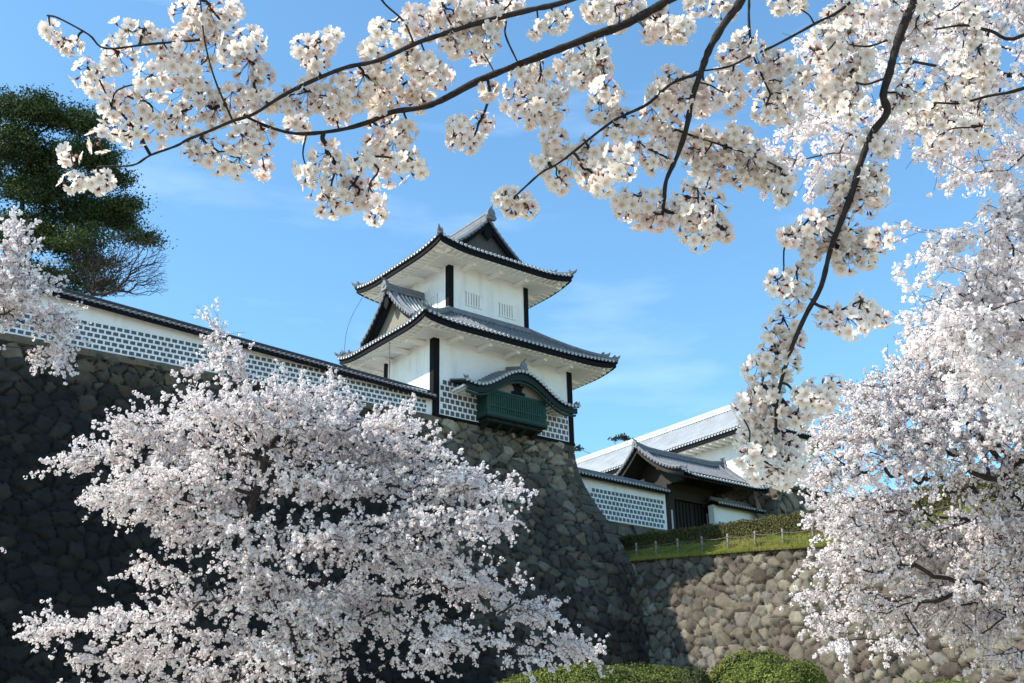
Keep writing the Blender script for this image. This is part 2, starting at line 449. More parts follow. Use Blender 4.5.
tag(mb.build('terrace', M['turf'], None, smooth=True), kind='structure')
# ground out front, one sheet to the horizon, rising to the foot of the walls
def gz(x, y):
    f = np.clip((y - 10 + 0.12 * x) / 38, 0, 1)
    return 5.2 * f ** 1.3
mb = MB()
xs = [-3000, -800, -300, -140] + list(np.linspace(-90, 90, 46)) + [140, 300, 800, 3000]
ys = [-3000, -800, -200, -60] + list(np.linspace(-20, 90, 45)) + [140, 300, 800, 3000]
mb.grid([[(x, y, float(gz(x, y))) for x in xs] for y in ys])
tag(mb.build('ground', M['gravel'], None, smooth=True, origin=(0, 0, 0), castle=False), kind='structure')

# ------------------------------------------------------------------ roofs
def rib(mb, pts, r, mi=0, n=5, endcap=None):
    """half-round tile row lying on the roof along pts"""
    pts = [Vector(p) for p in pts]
    if len(pts) < 2: return
    vs = []
    for i, p in enumerate(pts):
        d = (pts[min(i + 1, len(pts) - 1)] - pts[max(i - 1, 0)]).normalized()
        sd = d.cross(Vector((0, 0, 1))).normalized(); up = sd.cross(d).normalized()
        for k in range(n):
            t = math.pi * k / (n - 1)
            vs.append(p + sd * math.cos(t) * r + up * (math.sin(t) * r * 1.15 - 0.01))
    fs = [(i * n + k, i * n + k + 1, (i + 1) * n + k + 1, (i + 1) * n + k) for i in range(len(pts) - 1) for k in range(n - 1)]
    mb.add(vs, fs, mi)
    if endcap is not None:
        d = (pts[0] - pts[1]).normalized(); sd = d.cross(Vector((0, 0, 1))).normalized(); up = sd.cross(d).normalized()
        c = pts[0] + d * 0.03 + up * r * 0.3
        ring = [c + (sd * math.cos(t) + up * math.sin(t)) * r * 1.18 for t in [2 * math.pi * k / 8 for k in range(8)]]
        back = [p - d * 0.06 for p in ring]
        mb.add(ring + back, [tuple(range(8)), tuple(range(15, 7, -1))] + [(k, (k + 1) % 8, 8 + (k + 1) % 8, 8 + k) for k in range(8)], endcap)
def roof_side(sh, rb, fr, lo, hi, Q, zf, sp=0.27, r=0.075, thick=0.10, nq=10, nx=26, x_off=0.0):
    qs = [Q * i / nq for i in range(nq + 1)]
    top = [[(*fr(x, q), zf(x, q)) for x in [lo(q) + (hi(q) - lo(q)) * k / nx for k in range(nx + 1)]] for q in qs]
    bot = [[(a, b, z - thick) for a, b, z in r_] for r_ in top]
    sh.grid(top, 0); sh.grid(bot, 0, True)
    sh.grid([top[0], bot[0]], 0, True)
    sh.grid([[r_[0] for r_ in top], [r_[0] for r_ in bot]], 0); sh.grid([[r_[-1] for r_ in top], [r_[-1] for r_ in bot]], 0, True)
    n = int((hi(0) - lo(0)) / sp); x = lo(0) + ((hi(0) - lo(0)) - n * sp) / 2 + x_off
    while x < hi(0):
        pts = []
        for i in range(25):
            q = Q * i / 24
            if lo(q) - 1e-6 <= x <= hi(q) + 1e-6: pts.append((*fr(x, q), zf(x, q)))
            elif pts: break
        if len(pts) >= 2: rib(rb, pts, r, 0, 5, 1)
        x += sp
def ridge_tip(mb, p, d, s=1.0):
    """upturned end tile: a small plate with a curled tip pointing out along d"""
    p = Vector(p); d = Vector((d[0], d[1], 0)).normalized()
    mb.tube([p - d * 0.25 * s, p + d * 0.05 * s + Vector((0, 0, 0.04 * s)), p + d * 0.3 * s + Vector((0, 0, 0.16 * s)), p + d * 0.42 * s + Vector((0, 0, 0.32 * s))],
            [0.15 * s, 0.14 * s, 0.09 * s, 0.03 * s], 7)
    sd = Vector((-d.y, d.x, 0))
    mb.bar(p - d * 0.05 * s - Vector((0, 0, 0.12 * s)), p - d * 0.05 * s + Vector((0, 0, 0.26 * s)), 0.36 * s, 0.10 * s, 0, d)
def onigawara(mb, p, d, s=1.0):
    """ridge-end ornament: stepped plate with horns, facing d"""
    p = Vector(p); d = Vector((d[0], d[1], 0)).normalized(); sd = Vector((-d.y, d.x, 0)); up = Vector((0, 0, 1))
    prof = [(-.34, -.30), (.34, -.30), (.42, -.12), (.30, .02), (.30, .22), (.20, .40), (.10, .46), (0, .62), (-.10, .46), (-.20, .40), (-.30, .22), (-.30, .02), (-.42, -.12)]
    f = [p + sd * x * s + up * z * s + d * 0.10 * s for x, z in prof]; b = [q - d * 0.2 * s for q in f]; n = len(prof)
    mb.add(f + b, [tuple(range(n)), tuple(range(2 * n - 1, n - 1, -1))] + [(i, (i + 1) % n, n + (i + 1) % n, n + i) for i in range(n)])
    mb.tube([p + d * .05 * s + up * .05 * s, p + d * .16 * s + up * .05 * s], [.17 * s, .14 * s], 8)
    mb.tube([p + up * .45 * s - d * .3 * s, p + up * .55 * s, p + up * .68 * s + d * .28 * s], [.09 * s, .08 * s, .04 * s], 6)
def ridge_bar(mb, p, q, w=0.30, h=0.42, layers=3):
    p, q = Vector(p), Vector(q)
    for k in range(layers):
        ww = w * (1.0 - 0.16 * k) + (0.05 if k % 2 == 0 else 0); z = h * (k + .5) / (layers + .6)
        o = Vector((0, 0, z)); mb.bar(p + o, q + o, ww, h / (layers + .6) * 0.86)
    o = Vector((0, 0, h * .92)); mb.tube([p + o, q + o], w * .36, 7)
def hip_path(f, n=9): return [f(i / n) for i in range(n + 1)]

def eave_band(mb, rect, zoff, inner, drop, upf, n=24):
    """dark fascia board following a rectangular eave; rect=(a0,a1,b0,b1)"""
    a0, a1, b0, b1 = rect
    i = inner
    sides = [((a0, b0), (a1, b0), (0, 1)), ((a1, b0), (a1, b1), (-1, 0)), ((a1, b1), (a0, b1), (0, -1)), ((a0, b1), (a0, b0), (1, 0))]
    for k, (p, q, nn) in enumerate(sides):
        L_ = math.hypot(q[0] - p[0], q[1] - p[1]); rows = [[], [], [], []]
        for j in range(n + 1):
            s = j / n; e = min(s, 1 - s) * L_
            uu = upf(e)
            x, y = p[0] + (q[0] - p[0]) * s, p[1] + (q[1] - p[1]) * s
            # mitre the ring at the corners
            tx, ty = (q[0] - p[0]) / L_, (q[1] - p[1]) / L_
            def pt(ins, z):
                ss = min(max(s * L_, ins), L_ - ins); return (p[0] + tx * ss + nn[0] * ins, p[1] + ty * ss + nn[1] * ins, z)
            rows[0].append(pt(i, zoff + uu)); rows[1].append(pt(i, zoff - drop + uu)); rows[2].append(pt(i + .10, zoff - drop + uu)); rows[3].append(pt(i + .10, zoff + uu))
        mb.grid([rows[0], rows[1]], 0, True); mb.grid([rows[1], rows[2]], 0, True); mb.grid([rows[2], rows[3]], 0, True); mb.grid([rows[3], rows[0]], 0, True)
def soffit(mb, rb, orect, irect, zo, zi, upf, sp=0.34, rw_=0.10):
    a0, a1, b0, b1 = orect; c0, c1, d0, d1 = irect
    O = [(a0, b0), (a1, b0), (a1, b1), (a0, b1)]; I = [(c0, d0), (c1, d0), (c1, d1), (c0, d1)]
    for k in range(4):
        p, q = O[k], O[(k + 1) % 4]; r, s_ = I[k], I[(k + 1) % 4]
        Lo = math.hypot(q[0] - p[0], q[1] - p[1])
        g = []
        for j in range(7):
            t = j / 6; row = []
            for i in range(25):
                s = i / 24
                ox, oy = p[0] + (q[0] - p[0]) * s, p[1] + (q[1] - p[1]) * s; ix, iy = r[0] + (s_[0] - r[0]) * s, r[1] + (s_[1] - r[1]) * s
                row.append((ox + (ix - ox) * t, oy + (iy - oy) * t, zo + (zi - zo) * t + upf(min(s, 1 - s) * Lo) * (1 - t) ** 1.5))
            g.append(row)
        mb.grid(g, 0); mb.grid([[(x, y, z + .04) for x, y, z in w] for w in g], 0, True)
        # rounded plastered rafters square to the wall
        tx, ty = (q[0] - p[0]) / Lo, (q[1] - p[1]) / Lo; nx_, ny_ = -ty, tx
        dpt = abs((r[0] - p[0]) * nx_ + (r[1] - p[1]) * ny_)
        lcut = abs((r[0] - p[0]) * tx + (r[1] - p[1]) * ty); rcut = abs((s_[0] - q[0]) * tx + (s_[1] - q[1]) * ty)
        n = int(Lo / sp)
        for m in range(1, n):
            x = Lo * m / n
            tm = min(1.0, x / lcut, (Lo - x) / rcut)
            if tm < 0.15: continue
            e = min(x, Lo - x); pts = []
            for j in range(4):
                t = 0.02 + (min(tm, .42) - .02) * j / 3
                pts.append((p[0] + tx * x + nx_ * dpt * t, p[1] + ty * x + ny_ * dpt * t, zo + (zi - zo) * t + upf(e) * (1 - t) ** 1.5 - rw_ * .25))
            rb.tube(pts, rw_ * .5, 6)

def tile_panel(mb, p0, du, length, height, z0f, cols_pitch, rows, face, gap=0.085, proud=0.012, cut=None):
    """dark square tiles set in raised white joints on a wall; p0=(a,b) start, du=(da,db) along, face=(na,nb) outward"""
    rh = height / rows; n = int(length / cols_pitch) + 2
    for r_ in range(rows):
        off = 0.5 * cols_pitch * (r_ % 2)
        for c in range(-1, n):
            x0, x1 = c * cols_pitch + off + gap / 2, (c + 1) * cols_pitch + off - gap / 2
            x0, x1 = max(x0, 0.06), min(x1, length - 0.06)
            if x1 - x0 < 0.08: continue
            zl, zr = z0f(x0), z0f(x1)
            if cut and not cut((x0 + x1) / 2, (r_ + .5) * rh): continue
            y0, y1 = r_ * rh + gap / 2, (r_ + 1) * rh - gap / 2
            P = []
            for x, z in ((x0, zl + y0), (x1, zr + y0), (x1, zr + y1), (x0, zl + y1)):
                P.append((p0[0] + du[0] * x + face[0] * proud, p0[1] + du[1] * x + face[1] * proud, z))
            Q = [(a - face[0] * proud, b - face[1] * proud, z) for a, b, z in P]
            mb.add(P + Q, [(0, 1, 2, 3), (0, 4, 5, 1), (1, 5, 6, 2), (2, 6, 7, 3), (3, 7, 4, 0)])

# ------------------------------------------------------------------ the turret
tw = thing('castle_turret', 'white two storey castle turret with black corner posts and curved tiled roofs', 'castle turret', (W_ / 2, D_ / 2, 0))
UX0, UX1, UY0, UY1 = 1.0, 6.27, 0.10, 4.6          # upper storey
H1, H2, E1, E2 = 4.12, 8.52, 4.34, 8.72
mb = MB(); mb.box(0, W_, 0, D_, 0.0, H1 + 0.1); lw = mb.build('lower_wall', M['plaster'], tw)
mb = MB(); mb.box(UX0, UX1, UY0, UY1, 5.0, H2 + 0.1); uw = mb.build('upper_wall', M['plaster'], tw)
def corner_post(a, b, sa, sb, z0, z1, w=0.33):
    mb = MB(); e = 0.03
    a_in, a_out = a - sa * w, a + sa * e; b_in, b_out = b - sb * w, b + sb * e
    mb.box(min(a_in, a_out), max(a_in, a_out), min(b, b_out), max(b, b_out), z0, z1)
    mb.box(min(a, a_out), max(a, a_out), min(b - sb * w, b), max(b - sb * w, b), z0, z1)
    mb.build('corner_post', M['black'], tw)
for a, sa in ((0, -1), (W_, 1)):
    for b, sb in ((0, -1), (D_, 1)): corner_post(a, b, sa, sb, 0.0, H1 - 0.02)
for a, sa in ((UX0, -1), (UX1, 1)):
    for b, sb in ((UY0, -1), (UY1, 1)): corner_post(a, b, sa, sb, 5.2, H2 - 0.02, 0.28)
mb = MB(); mb.box(-.04, W_ + .04, -.06, -.002, -0.10, 0.05); mb.box(-.06, -.002, -.06, D_, -0.10, 0.05); mb.box(W_ + .002, W_ + .06, -.06, D_, -.10, .05)
mb.build('sill_beam', M['black'], tw)
for x0, ln in ((0.34, 2.42), (6.55, 2.26)):
    mb = MB(); mb.box(x0, x0 + ln, -0.022, -0.001, 0.06, 1.96, 1)
    tile_panel(mb, (x0, -0.022), (1, 0), ln, 1.88, lambda x: 0.07, 0.315, 6, (0, -1))
    mb.build('tile_panel', [M['slate'], M['plaster']], tw)
# windows: plaster grilles
def grille(a, b, z0, z1, w, du, fc, n=6):
    mb = MB()
    def bx(x0, x1, y0, y1, za, zb, mi):
        if du[0]: mb.box(a + x0, a + x1, b + fc[1] * y1, b + fc[1] * y0, za, zb, mi)
        else: mb.box(a + fc[0] * y1, a + fc[0] * y0, b + x0, b + x1, za, zb, mi)
    bx(0, w, 0.001, 0.006, z0, z1, 1)
    bar_w = w / n
    for k in range(n): bx(k * bar_w + .025, (k + 1) * bar_w - .025, 0.008, 0.05, z0, z1, 0)
    bx(-.05, w + .05, 0.008, 0.06, z1, z1 + .06, 0); bx(-.05, w + .05, 0.008, 0.06, z0 - .06, z0, 0)
    mb.build('window', [M['plaster'], mat('window_slot', (0.10, 0.10, 0.105), .9)], tw)
grille(2.08, UY0, 6.5, 7.2, 1.0, (1, 0), (0, -1)); grille(4.3, UY0, 6.42, 7.12, 1.0, (1, 0), (0, -1))
grille(UX0, 1.15, 6.45, 7.15, 0.95, (0, 1), (-1, 0))
# lower roof
LR = (-1.84, 11.0, -1.84, 6.5)
def z1f(t): return E1 + 1.5 * (0.72 * t + 0.28 * t * t)
def up1(en, t): return 0.26 * max(0, 1 - en / 0.9) ** 2 * max(0, 1 - t) ** 1.2
sh, rb = MB(), MB()
kL, kR, kF, kB = UX0 - LR[0], LR[1] - UX1, UY0 - LR[2], LR[3] - UY1
def side(fr, lo, hi, Q, l0, h0, ka, kb):
    roof_side(sh, rb, fr, lo, hi, Q, lambda x, q: z1f(q / Q) + up1(min((x - l0) / ka, (h0 - x) / kb), q / Q), nx=30)
side(lambda x, q: (x, LR[2] + q), lambda q: LR[0] + kL * q / kF, lambda q: LR[1] - kR * q / kF, kF, LR[0], LR[1], kL, kR)
side(lambda x, q: (x, LR[3] - q), lambda q: LR[0] + kL * q / kB, lambda q: LR[1] - kR * q / kB, kB, LR[0], LR[1], kL, kR)
side(lambda x, q: (LR[0] + q, x), lambda q: LR[2] + kF * q / kL, lambda q: LR[3] - kB * q / kL, kL, LR[2], LR[3], kF, kB)
side(lambda x, q: (LR[1] - q, x), lambda q: LR[2] + kF * q / kR, lambda q: LR[3] - kB * q / kR, kR, LR[2], LR[3], kF, kB)
r1 = sh.build('lower_roof', M['under'], tw)
rb.build('roof_tiles', [M['tile'], M['tileend']], r1, smooth=True)
mb = MB()
for sa, sb in ((0, 0), (1, 0), (0, 1), (1, 1)):
    ox, oy = (LR[0] if not sa else LR[1]), (LR[2] if not sb else LR[3]); ix, iy = (UX0 if not sa else UX1), (UY0 if not sb else UY1)
    f = lambda t: (ox + (ix - ox) * t, oy + (iy - oy) * t, z1f(t) + up1(t, t) + 0.12)
    mb.tube(hip_path(lambda s: f(0.14 + .86 * s)), 0.17, 7); mb.tube(hip_path(lambda s: Vector(f(s * .5)) - Vector((0, 0, .05))), 0.13, 7)
    d = (ox - ix, oy - iy)
    ridge_tip(mb, f(0.16), d, 0.95); ridge_tip(mb, f(0.03), d, 0.75)
for b in (UY0 - .08, UY1 + .08): mb.bar((UX0 - .1, b, z1f(1) + .06), (UX1 + .1, b, z1f(1) + .06), .18, .26)
for a in (UX0 - .08, UX1 + .08): mb.bar((a, UY0 - .1, z1f(1) + .06), (a, UY1 + .1, z1f(1) + .06), .18, .26)
mb.build_split('hip_ridge', M['tile'], r1, smooth=False)
mb = MB(); eave_band(mb, LR, E1 - .09, .07, .24, lambda e: up1(e / 2.4, 0)); mb.build_split('fascia', M['black'], r1)
sf, rr = MB(), MB()
soffit(sf, rr, (LR[0] + .16, LR[1] - .16, LR[2] + .16, LR[3] - .16), (0, W_, 0, D_), E1 - .33, H1 + .06, lambda e: up1(e / 2.4, 0))
def outriggers(mb, rect, z, n_a, n_b, out=1.15, s=0.22):
    a0, a1, b0, b1 = rect
    for k in range(n_a):
        x = a0 + (a1 - a0) * (k + .5) / n_a
        mb.box(x - s / 2, x + s / 2, b0 - out, b0, z - s, z + .02); mb.box(x - s / 2, x + s / 2, b1, b1 + out, z - s, z + .02)
    for k in range(n_b):
        y = b0 + (b1 - b0) * (k + .5) / n_b
        mb.box(a0 - out, a0, y - s / 2, y + s / 2, z - s, z + .02); mb.box(a1, a1 + out, y - s / 2, y + s / 2, z - s, z + .02)
    o = out * .92
    mb.bar((a0 - o - .5, b0 - o, z + .03), (a1 + o + .5, b0 - o, z + .03), .17, .2); mb.bar((a0 - o - .5, b1 + o, z + .03), (a1 + o + .5, b1 + o, z + .03), .17, .2)
    mb.bar((a0 - o, b0 - o - .5, z + .035), (a0 - o, b1 + o + .5, z + .035), .17, .2); mb.bar((a1 + o, b0 - o - .5, z + .035), (a1 + o, b1 + o + .5, z + .035), .17, .2)
outriggers(rr, (0, W_, 0, D_), H1 - .04, 5, 3)
s1 = sf.build('soffit', M['soffit'], r1); rr.build_split('rafters', M['soffit'], r1, smooth=False)
# upper roof: hip and gable, ridge square to the front
UR = (-0.94, 8.0, -1.84, 6.5); HALF = (UR[1] - UR[0]) / 2; RU = (UR[0] + UR[1]) / 2; GO = 1.75
def z2f(q): return E2 + 0.25 * q + 0.099 * q * q
def up2(e, q): return 0.30 * max(0, 1 - e / 2.4) ** 2 * max(0, 1 - q / 2.4) ** 1.2
sh, rb = MB(), MB()
def zz2(l0, h0): return lambda x, q: z2f(q) + up2(min(x - l0, h0 - x), q)
roof_side(sh, rb, lambda x, q: (UR[0] + q, x), lambda q: UR[2] + min(q, GO), lambda q: UR[3] - min(q, GO), HALF, zz2(UR[2], UR[3]), nq=14)
roof_side(sh, rb, lambda x, q: (UR[1] - q, x), lambda q: UR[2] + min(q, GO), lambda q: UR[3] - min(q, GO), HALF, zz2(UR[2], UR[3]), nq=14)
roof_side(sh, rb, lambda x, q: (x, UR[2] + q), lambda q: UR[0] + q, lambda q: UR[1] - q, 2.2, zz2(UR[0], UR[1]))
roof_side(sh, rb, lambda x, q: (x, UR[3] - q), lambda q: UR[0] + q, lambda q: UR[1] - q, 2.2, zz2(UR[0], UR[1]))
r2 = sh.build('upper_roof', M['under'], tw); rb.build('roof_tiles', [M['tile'], M['tileend']], r2, smooth=True)
mb = MB(); ZR = z2f(HALF)
ridge_bar(mb, (RU, UR[2] + GO - .12, ZR - .05), (RU, UR[3] - GO + .12, ZR - .05), .36, .55, 4)
onigawara(mb, (RU, UR[2] + GO - .18, ZR + .22), (0, -1), .85); onigawara(mb, (RU, UR[3] - GO + .18, ZR + .22), (0, 1), .85)
for sa in (0, 1):
    for sb in (0, 1):
        ua = lambda q: UR[0] + q if not sa else UR[1] - q
        vb = lambda q: UR[2] + q if not sb else UR[3] - q
        mb.tube(hip_path(lambda s: (ua(GO * 1.25 * s), vb(GO * 1.25 * s), z2f(GO * 1.25 * s) + up2(GO * 1.25 * s, GO * 1.25 * s) + .12)), .15, 7)
        d = (-1 if not sa else 1, -1 if not sb else 1)
        ridge_tip(mb, (ua(.1), vb(.1), z2f(.1) + up2(.1, .1) + .12), d, .85); ridge_tip(mb, (ua(.85), vb(.85), z2f(.85) + up2(.85, .85) + .16), d, .75)
        # verge rolls and descending ridges beside the gables
        ve = UR[2] + GO + .05 if not sb else UR[3] - GO - .05; vi = ve + (.42 if not sb else -.42)
        for q in np.arange(GO + .1, HALF - .1, .24): mb.tube([(ua(q), ve + (-.12 if not sb else .12), z2f(q) + .06), (ua(q), ve + (.2 if not sb else -.2), z2f(q) + .08)], .075, 7)
        mb.tube([(ua(q), ve, z2f(q) + .10) for q in np.linspace(GO, HALF, 12)], .10, 6)
        mb.tube([(ua(q), vi, z2f(q) + .14) for q in np.linspace(GO + .5, HALF, 12)], .13, 6)
        ridge_tip(mb, (ua(GO + .5), vi, z2f(GO + .5) + .14), (-1 if not sa else 1, 0), .7)
mb.build_split('ridge_tiles', M['tile'], r2)
mb = MB()
for v_, s in ((UR[2] + GO + .4, -1), (UR[3] - GO - .4, 1)):
    qs = np.linspace(GO - .05, HALF - .02, 10)
    pl = [(UR[0] + q, z2f(q) - .12) for q in qs] + [(UR[1] - q, z2f(q) - .12) for q in qs[::-1]]
    pl = pl + [(UR[1] - GO, z2f(1.5)), (UR[0] + GO, z2f(1.5))]
    mb.prism(pl, 'b', v_ - .04, v_ + .04)
pd = mb.build_split('gable', mat('dark_gable_board', (0.085, 0.08, 0.076), .8, .3, 5), r2)
mb = MB()
for v_ in (UR[2] + GO + .12, UR[3] - GO - .12):
    for sgn in (0, 1):
        g = []
        qs = np.linspace(GO - .1, HALF, 12)
        for dz in (-.10, -.33):
            g.append([((UR[0] + q) if not sgn else (UR[1] - q), z2f(q) + dz) for q in qs])
        pl = g[0] + g[1][::-1]; mb.prism(pl, 'b', v_ - .035, v_ + .035)
    mb.prism([(RU - .16, ZR - .4), (RU + .16, ZR - .4), (RU + .3, ZR - .85), (RU, ZR - 1.2), (RU - .3, ZR - .85)], 'b', v_ - .05, v_ + .05)
mb.build_split('bargeboard', M['black'], r2)
mb = MB(); eave_band(mb, UR, E2 - .09, .07, .24, lambda e: up2(e, 0)); mb.build_split('fascia', M['black'], r2)
sf, rr = MB(), MB()
soffit(sf, rr, (UR[0] + .16, UR[1] - .16, UR[2] + .16, UR[3] - .16), (UX0, UX1, UY0, UY1), E2 - .33, H2 + .04, lambda e: up2(e, 0))
outriggers(rr, (UX0, UX1, UY0, UY1), H2 - .04, 3, 3, 1.1)
sf.build('soffit', M['soffit'], r2); rr.build_split('rafters', M['soffit'], r2)
# dormer gable on the lower roof's west slope
DV, DH, DU = 2.5, 2.5, -1.35
def zdf(q): return 4.95 + .56 * q + .15 * q * q
sh, rb = MB(), MB()
roof_side(sh, rb, lambda x, q: (x, DV - DH + q), lambda q: DU, lambda q: UX0 - .02, DH, lambda x, q: zdf(q), nx=6, sp=.26)
roof_side(sh, rb, lambda x, q: (x, DV + DH - q), lambda q: DU, lambda q: UX0 - .02, DH, lambda x, q: zdf(q), nx=6, sp=.26)
dg = sh.build('dormer_gable', M['under'], tw); rb.build('roof_tiles', [M['paleroof'], M['tileend']], dg, smooth=True)  # paler than the main roof tiles; the slope's bright look is put into colour
mb = MB(); ridge_bar(mb, (DU - .08, DV, zdf(DH) - .04), (UX0, DV, zdf(DH) - .04), .32, .42, 3); onigawara(mb, (DU - .1, DV, zdf(DH) + .18), (-1, 0), .72)
for s in (-1, 1):
    for q in np.arange(.1, DH - .1, .24): mb.tube([(DU - .07, DV + s * (DH - q), zdf(q) + .05), (DU + .2, DV + s * (DH - q), zdf(q) + .07)], .07, 7)
    mb.tube([(DU + .05, DV + s * (DH - q), zdf(q) + .09) for q in np.linspace(0, DH, 10)], .09, 6)
    mb.tube([(DU + .45, DV + s * (DH - q), zdf(q) + .12) for q in np.linspace(.2, DH, 10)], .11, 6)
    ridge_tip(mb, (DU + .45, DV + s * (DH - .25), zdf(.25) + .14), (0, s), .7)
mb.build_split('ridge_tiles', M['tile'], dg)
mb = MB(); qs = np.linspace(0, DH, 8)
mb.prism([(DV - DH + q, zdf(q) - .1) for q in qs] + [(DV + DH - q, zdf(q) - .1) for q in qs[::-1]] + [(DV + DH, 4.6), (DV - DH, 4.6)], 'a', -.75, -.65)
mb.build_split('gable', M['shaded_cream'], dg)
mb = MB()
for s in (-1, 1):
    t_ = [(DV + s * (DH + .1 - q), zdf(q) - .1) for q in qs]; b_ = [(y, z - .22) for y, z in t_]
    mb.prism(t_ + b_[::-1], 'a', DU + .08, DU + .16)
mb.prism([(DV - .14, zdf(DH) - .4), (DV + .14, zdf(DH) - .4), (DV + .24, zdf(DH) - .8), (DV, zdf(DH) - 1.1), (DV - .24, zdf(DH) - .8)], 'a', DU + .02, DU + .2)
mb.build_split('bargeboard', M['black'], dg)
# green bay window under an undulating gable
bay = MB()
BA0, BA1, BF, BZ0, BZ1 = 2.62, 6.45, -0.95, 0.30, 1.56
bay.box(BA0, BA1, BF, -.002, BZ0 - .02, BZ0 + .16); bay.box(BA0, BA1, BF, -.002, BZ1 - .14, BZ1 + .02)
bay.box(BA0 + .06, BA1 - .06, BF + .08, -.002, BZ0 + .1, BZ1 - .1, 1)
for a in (BA0, BA1 - .14): bay.box(a, a + .14, BF - .012, BF + .13, BZ0 - .05, BZ1 + .05)
bw = bay.build('bay_window', [M['green'], M['darkgreen']], tw)
mb = MB()
n = 25
for k in range(n):
    a = BA0 + .2 + (BA1 - BA0 - .4) * k / (n - 1)
    mb.box(a - .045, a + .045, BF - .004, BF + .05, BZ0 + .17, BZ1 - .15)
    if k < n - 1 and (k < 7 or k > 16): mb.box(a + .047, a + (BA1 - BA0 - .4) / (n - 1) - .047, BF + .03, BF + .07, BZ0 + .17, BZ1 - .15)
for k in range(6):
    b = BF + .12 + .7 * k / 5
    mb.box(BA0 - .004, BA0 + .05, b - .04, b + .04, BZ0 + .17, BZ1 - .15); mb.box(BA1 - .05, BA1 + .004, b - .04, b + .04, BZ0 + .17, BZ1 - .15)
mb.box(BA0 - .03, BA1 + .03, BF - .04, BF - .005, BZ0 + .42, BZ0 + .50); mb.box(BA0 - .05, BA1 + .05, BF - .05, BF - .005, BZ0 - .03, BZ0 + .06); mb.box(BA0 - .05, BA1 + .05, BF - .05, BF - .005, BZ1 - .05, BZ1 + .06)
mb.build('lattice', M['green'], bw)
mb = MB()
mb.box(BA0 - .05, BA1 + .05, BF - .06, -.064, BZ0 - .14, BZ0 - .03); mb.box(BA0 + .12, BA1 - .12, BF + .18, -.064, BZ0 - .30, BZ0 - .145)
for k in range(5):
    a = BA0 + .3 + (BA1 - BA0 - .6) * k / 4
    mb.prism([(BF + .05, BZ0 - .145), (-.064, BZ0 - .145), (-.064, BZ0 - .62), (BF + .5, BZ0 - .42)], 'a', a - .1, a + .1)
mb.build_split('bracket', M['darkgreen'], bw)
KC, KH = 4.66, 3.66
def kz(s): return 1.52 + 1.30 * (0.5 + 0.5 * math.cos(math.pi * min(1, abs(s) / .88))) ** 1.1 + .13 * abs(s) ** 5
KF = -1.5
sh = MB(); ns = 40; ss = [-1 + 2 * i / ns for i in range(ns + 1)]
ksl = lambda b: .42 * (b - KF) / -KF - .06
top = [[(KC + KH * s, b, kz(s) + ksl(b)) for s in ss] for b in np.linspace(KF, -.002, 6)]; bot = [[(a, b, z - .10) for a, b, z in r_] for r_ in top]
sh.grid(top); sh.grid(bot, 0, True); sh.grid([top[0], bot[0]], 0, True)
sh.grid([[r_[0] for r_ in top], [r_[0] for r_ in bot]]); sh.grid([[r_[-1] for r_ in top], [r_[-1] for r_ in bot]], 0, True)
kr = sh.build('bay_roof', M['under'], tw)
rb = MB(); arc = [0]
fine = np.linspace(-1, 1, 400); pl = np.array([(KC + KH * s, kz(s)) for s in fine]); dl = np.concatenate([[0], np.cumsum(np.hypot(*np.diff(pl, axis=0).T))])
nr = int(dl[-1] / .235)
for k in range(nr + 1):
    d = dl[-1] * k / nr; a = np.interp(d, dl, pl[:, 0]); z = np.interp(d, dl, pl[:, 1])
    rib(rb, [(a, b, z + ksl(b)) for b in (KF, KF * .6, KF * .3, -.03)], .075, 0, 5, 1)
rb.build('roof_tiles', [M['tile'], M['tileend']], kr, smooth=True)
mb = MB(); ridge_bar(mb, (KC, KF + .1, kz(0) - .06), (KC, -.01, kz(0) + .34), .24, .28, 3); onigawara(mb, (KC, KF + .08, kz(0) + .2), (0, -1), .62)
for s in (-1, 1): ridge_tip(mb, (KC + s * (KH - .05), KF + .15, kz(1) + .08), (s, -.2), .5)
mb.build_split('ridge_tiles', M['tile'], kr)
mb = MB()
t_ = [(KC + KH * .985 * s, kz(s) - .16) for s in ss]; b_ = [(a, z - .30 - .07 * (1 - abs(s)) ** 2) for (a, z), s in zip(t_, ss)]
for i in range(ns): mb.prism([t_[i], t_[i + 1], b_[i + 1], b_[i]], 'b', KF + .10, KF + .2)
mb.build_split('bargeboard', M['darkgreen'], kr)
mb = MB()
t2 = [(a, z - .02) for (a, z), s in zip(b_, ss)]; b2 = [(a, z - .10) for a, z in t2]
for i in range(ns): mb.prism([t2[i], t2[i + 1], b2[i + 1], b2[i]], 'b', KF + .22, KF + .34)
mb.build('arch_trim', M['green'], kr)
mb = MB(); sel = [s for s in ss if abs(s) <= .62]
tt = [(KC + KH * s, kz(s) - .09) for s in sel]
mb.prism(tt + [(tt[-1][0], BZ1 + .03), (tt[0][0], BZ1 + .03)], 'b', -.88, -.8)
mb.build('tympanum', M['shaded_cream'], kr)
mb = MB()
mb.prism([(KC - .42, 1.66), (KC + .42, 1.66), (KC + .46, 1.78), (KC + .22, 1.84), (KC + .26, 2.02), (KC + .4, 2.2), (KC + .16, 2.18), (KC, 2.36), (KC - .16, 2.18), (KC - .4, 2.2), (KC - .26, 2.02), (KC - .22, 1.84), (KC - .46, 1.78)], 'b', -.94, -.885)
mb.build('carved_strut', M['black'], kr)
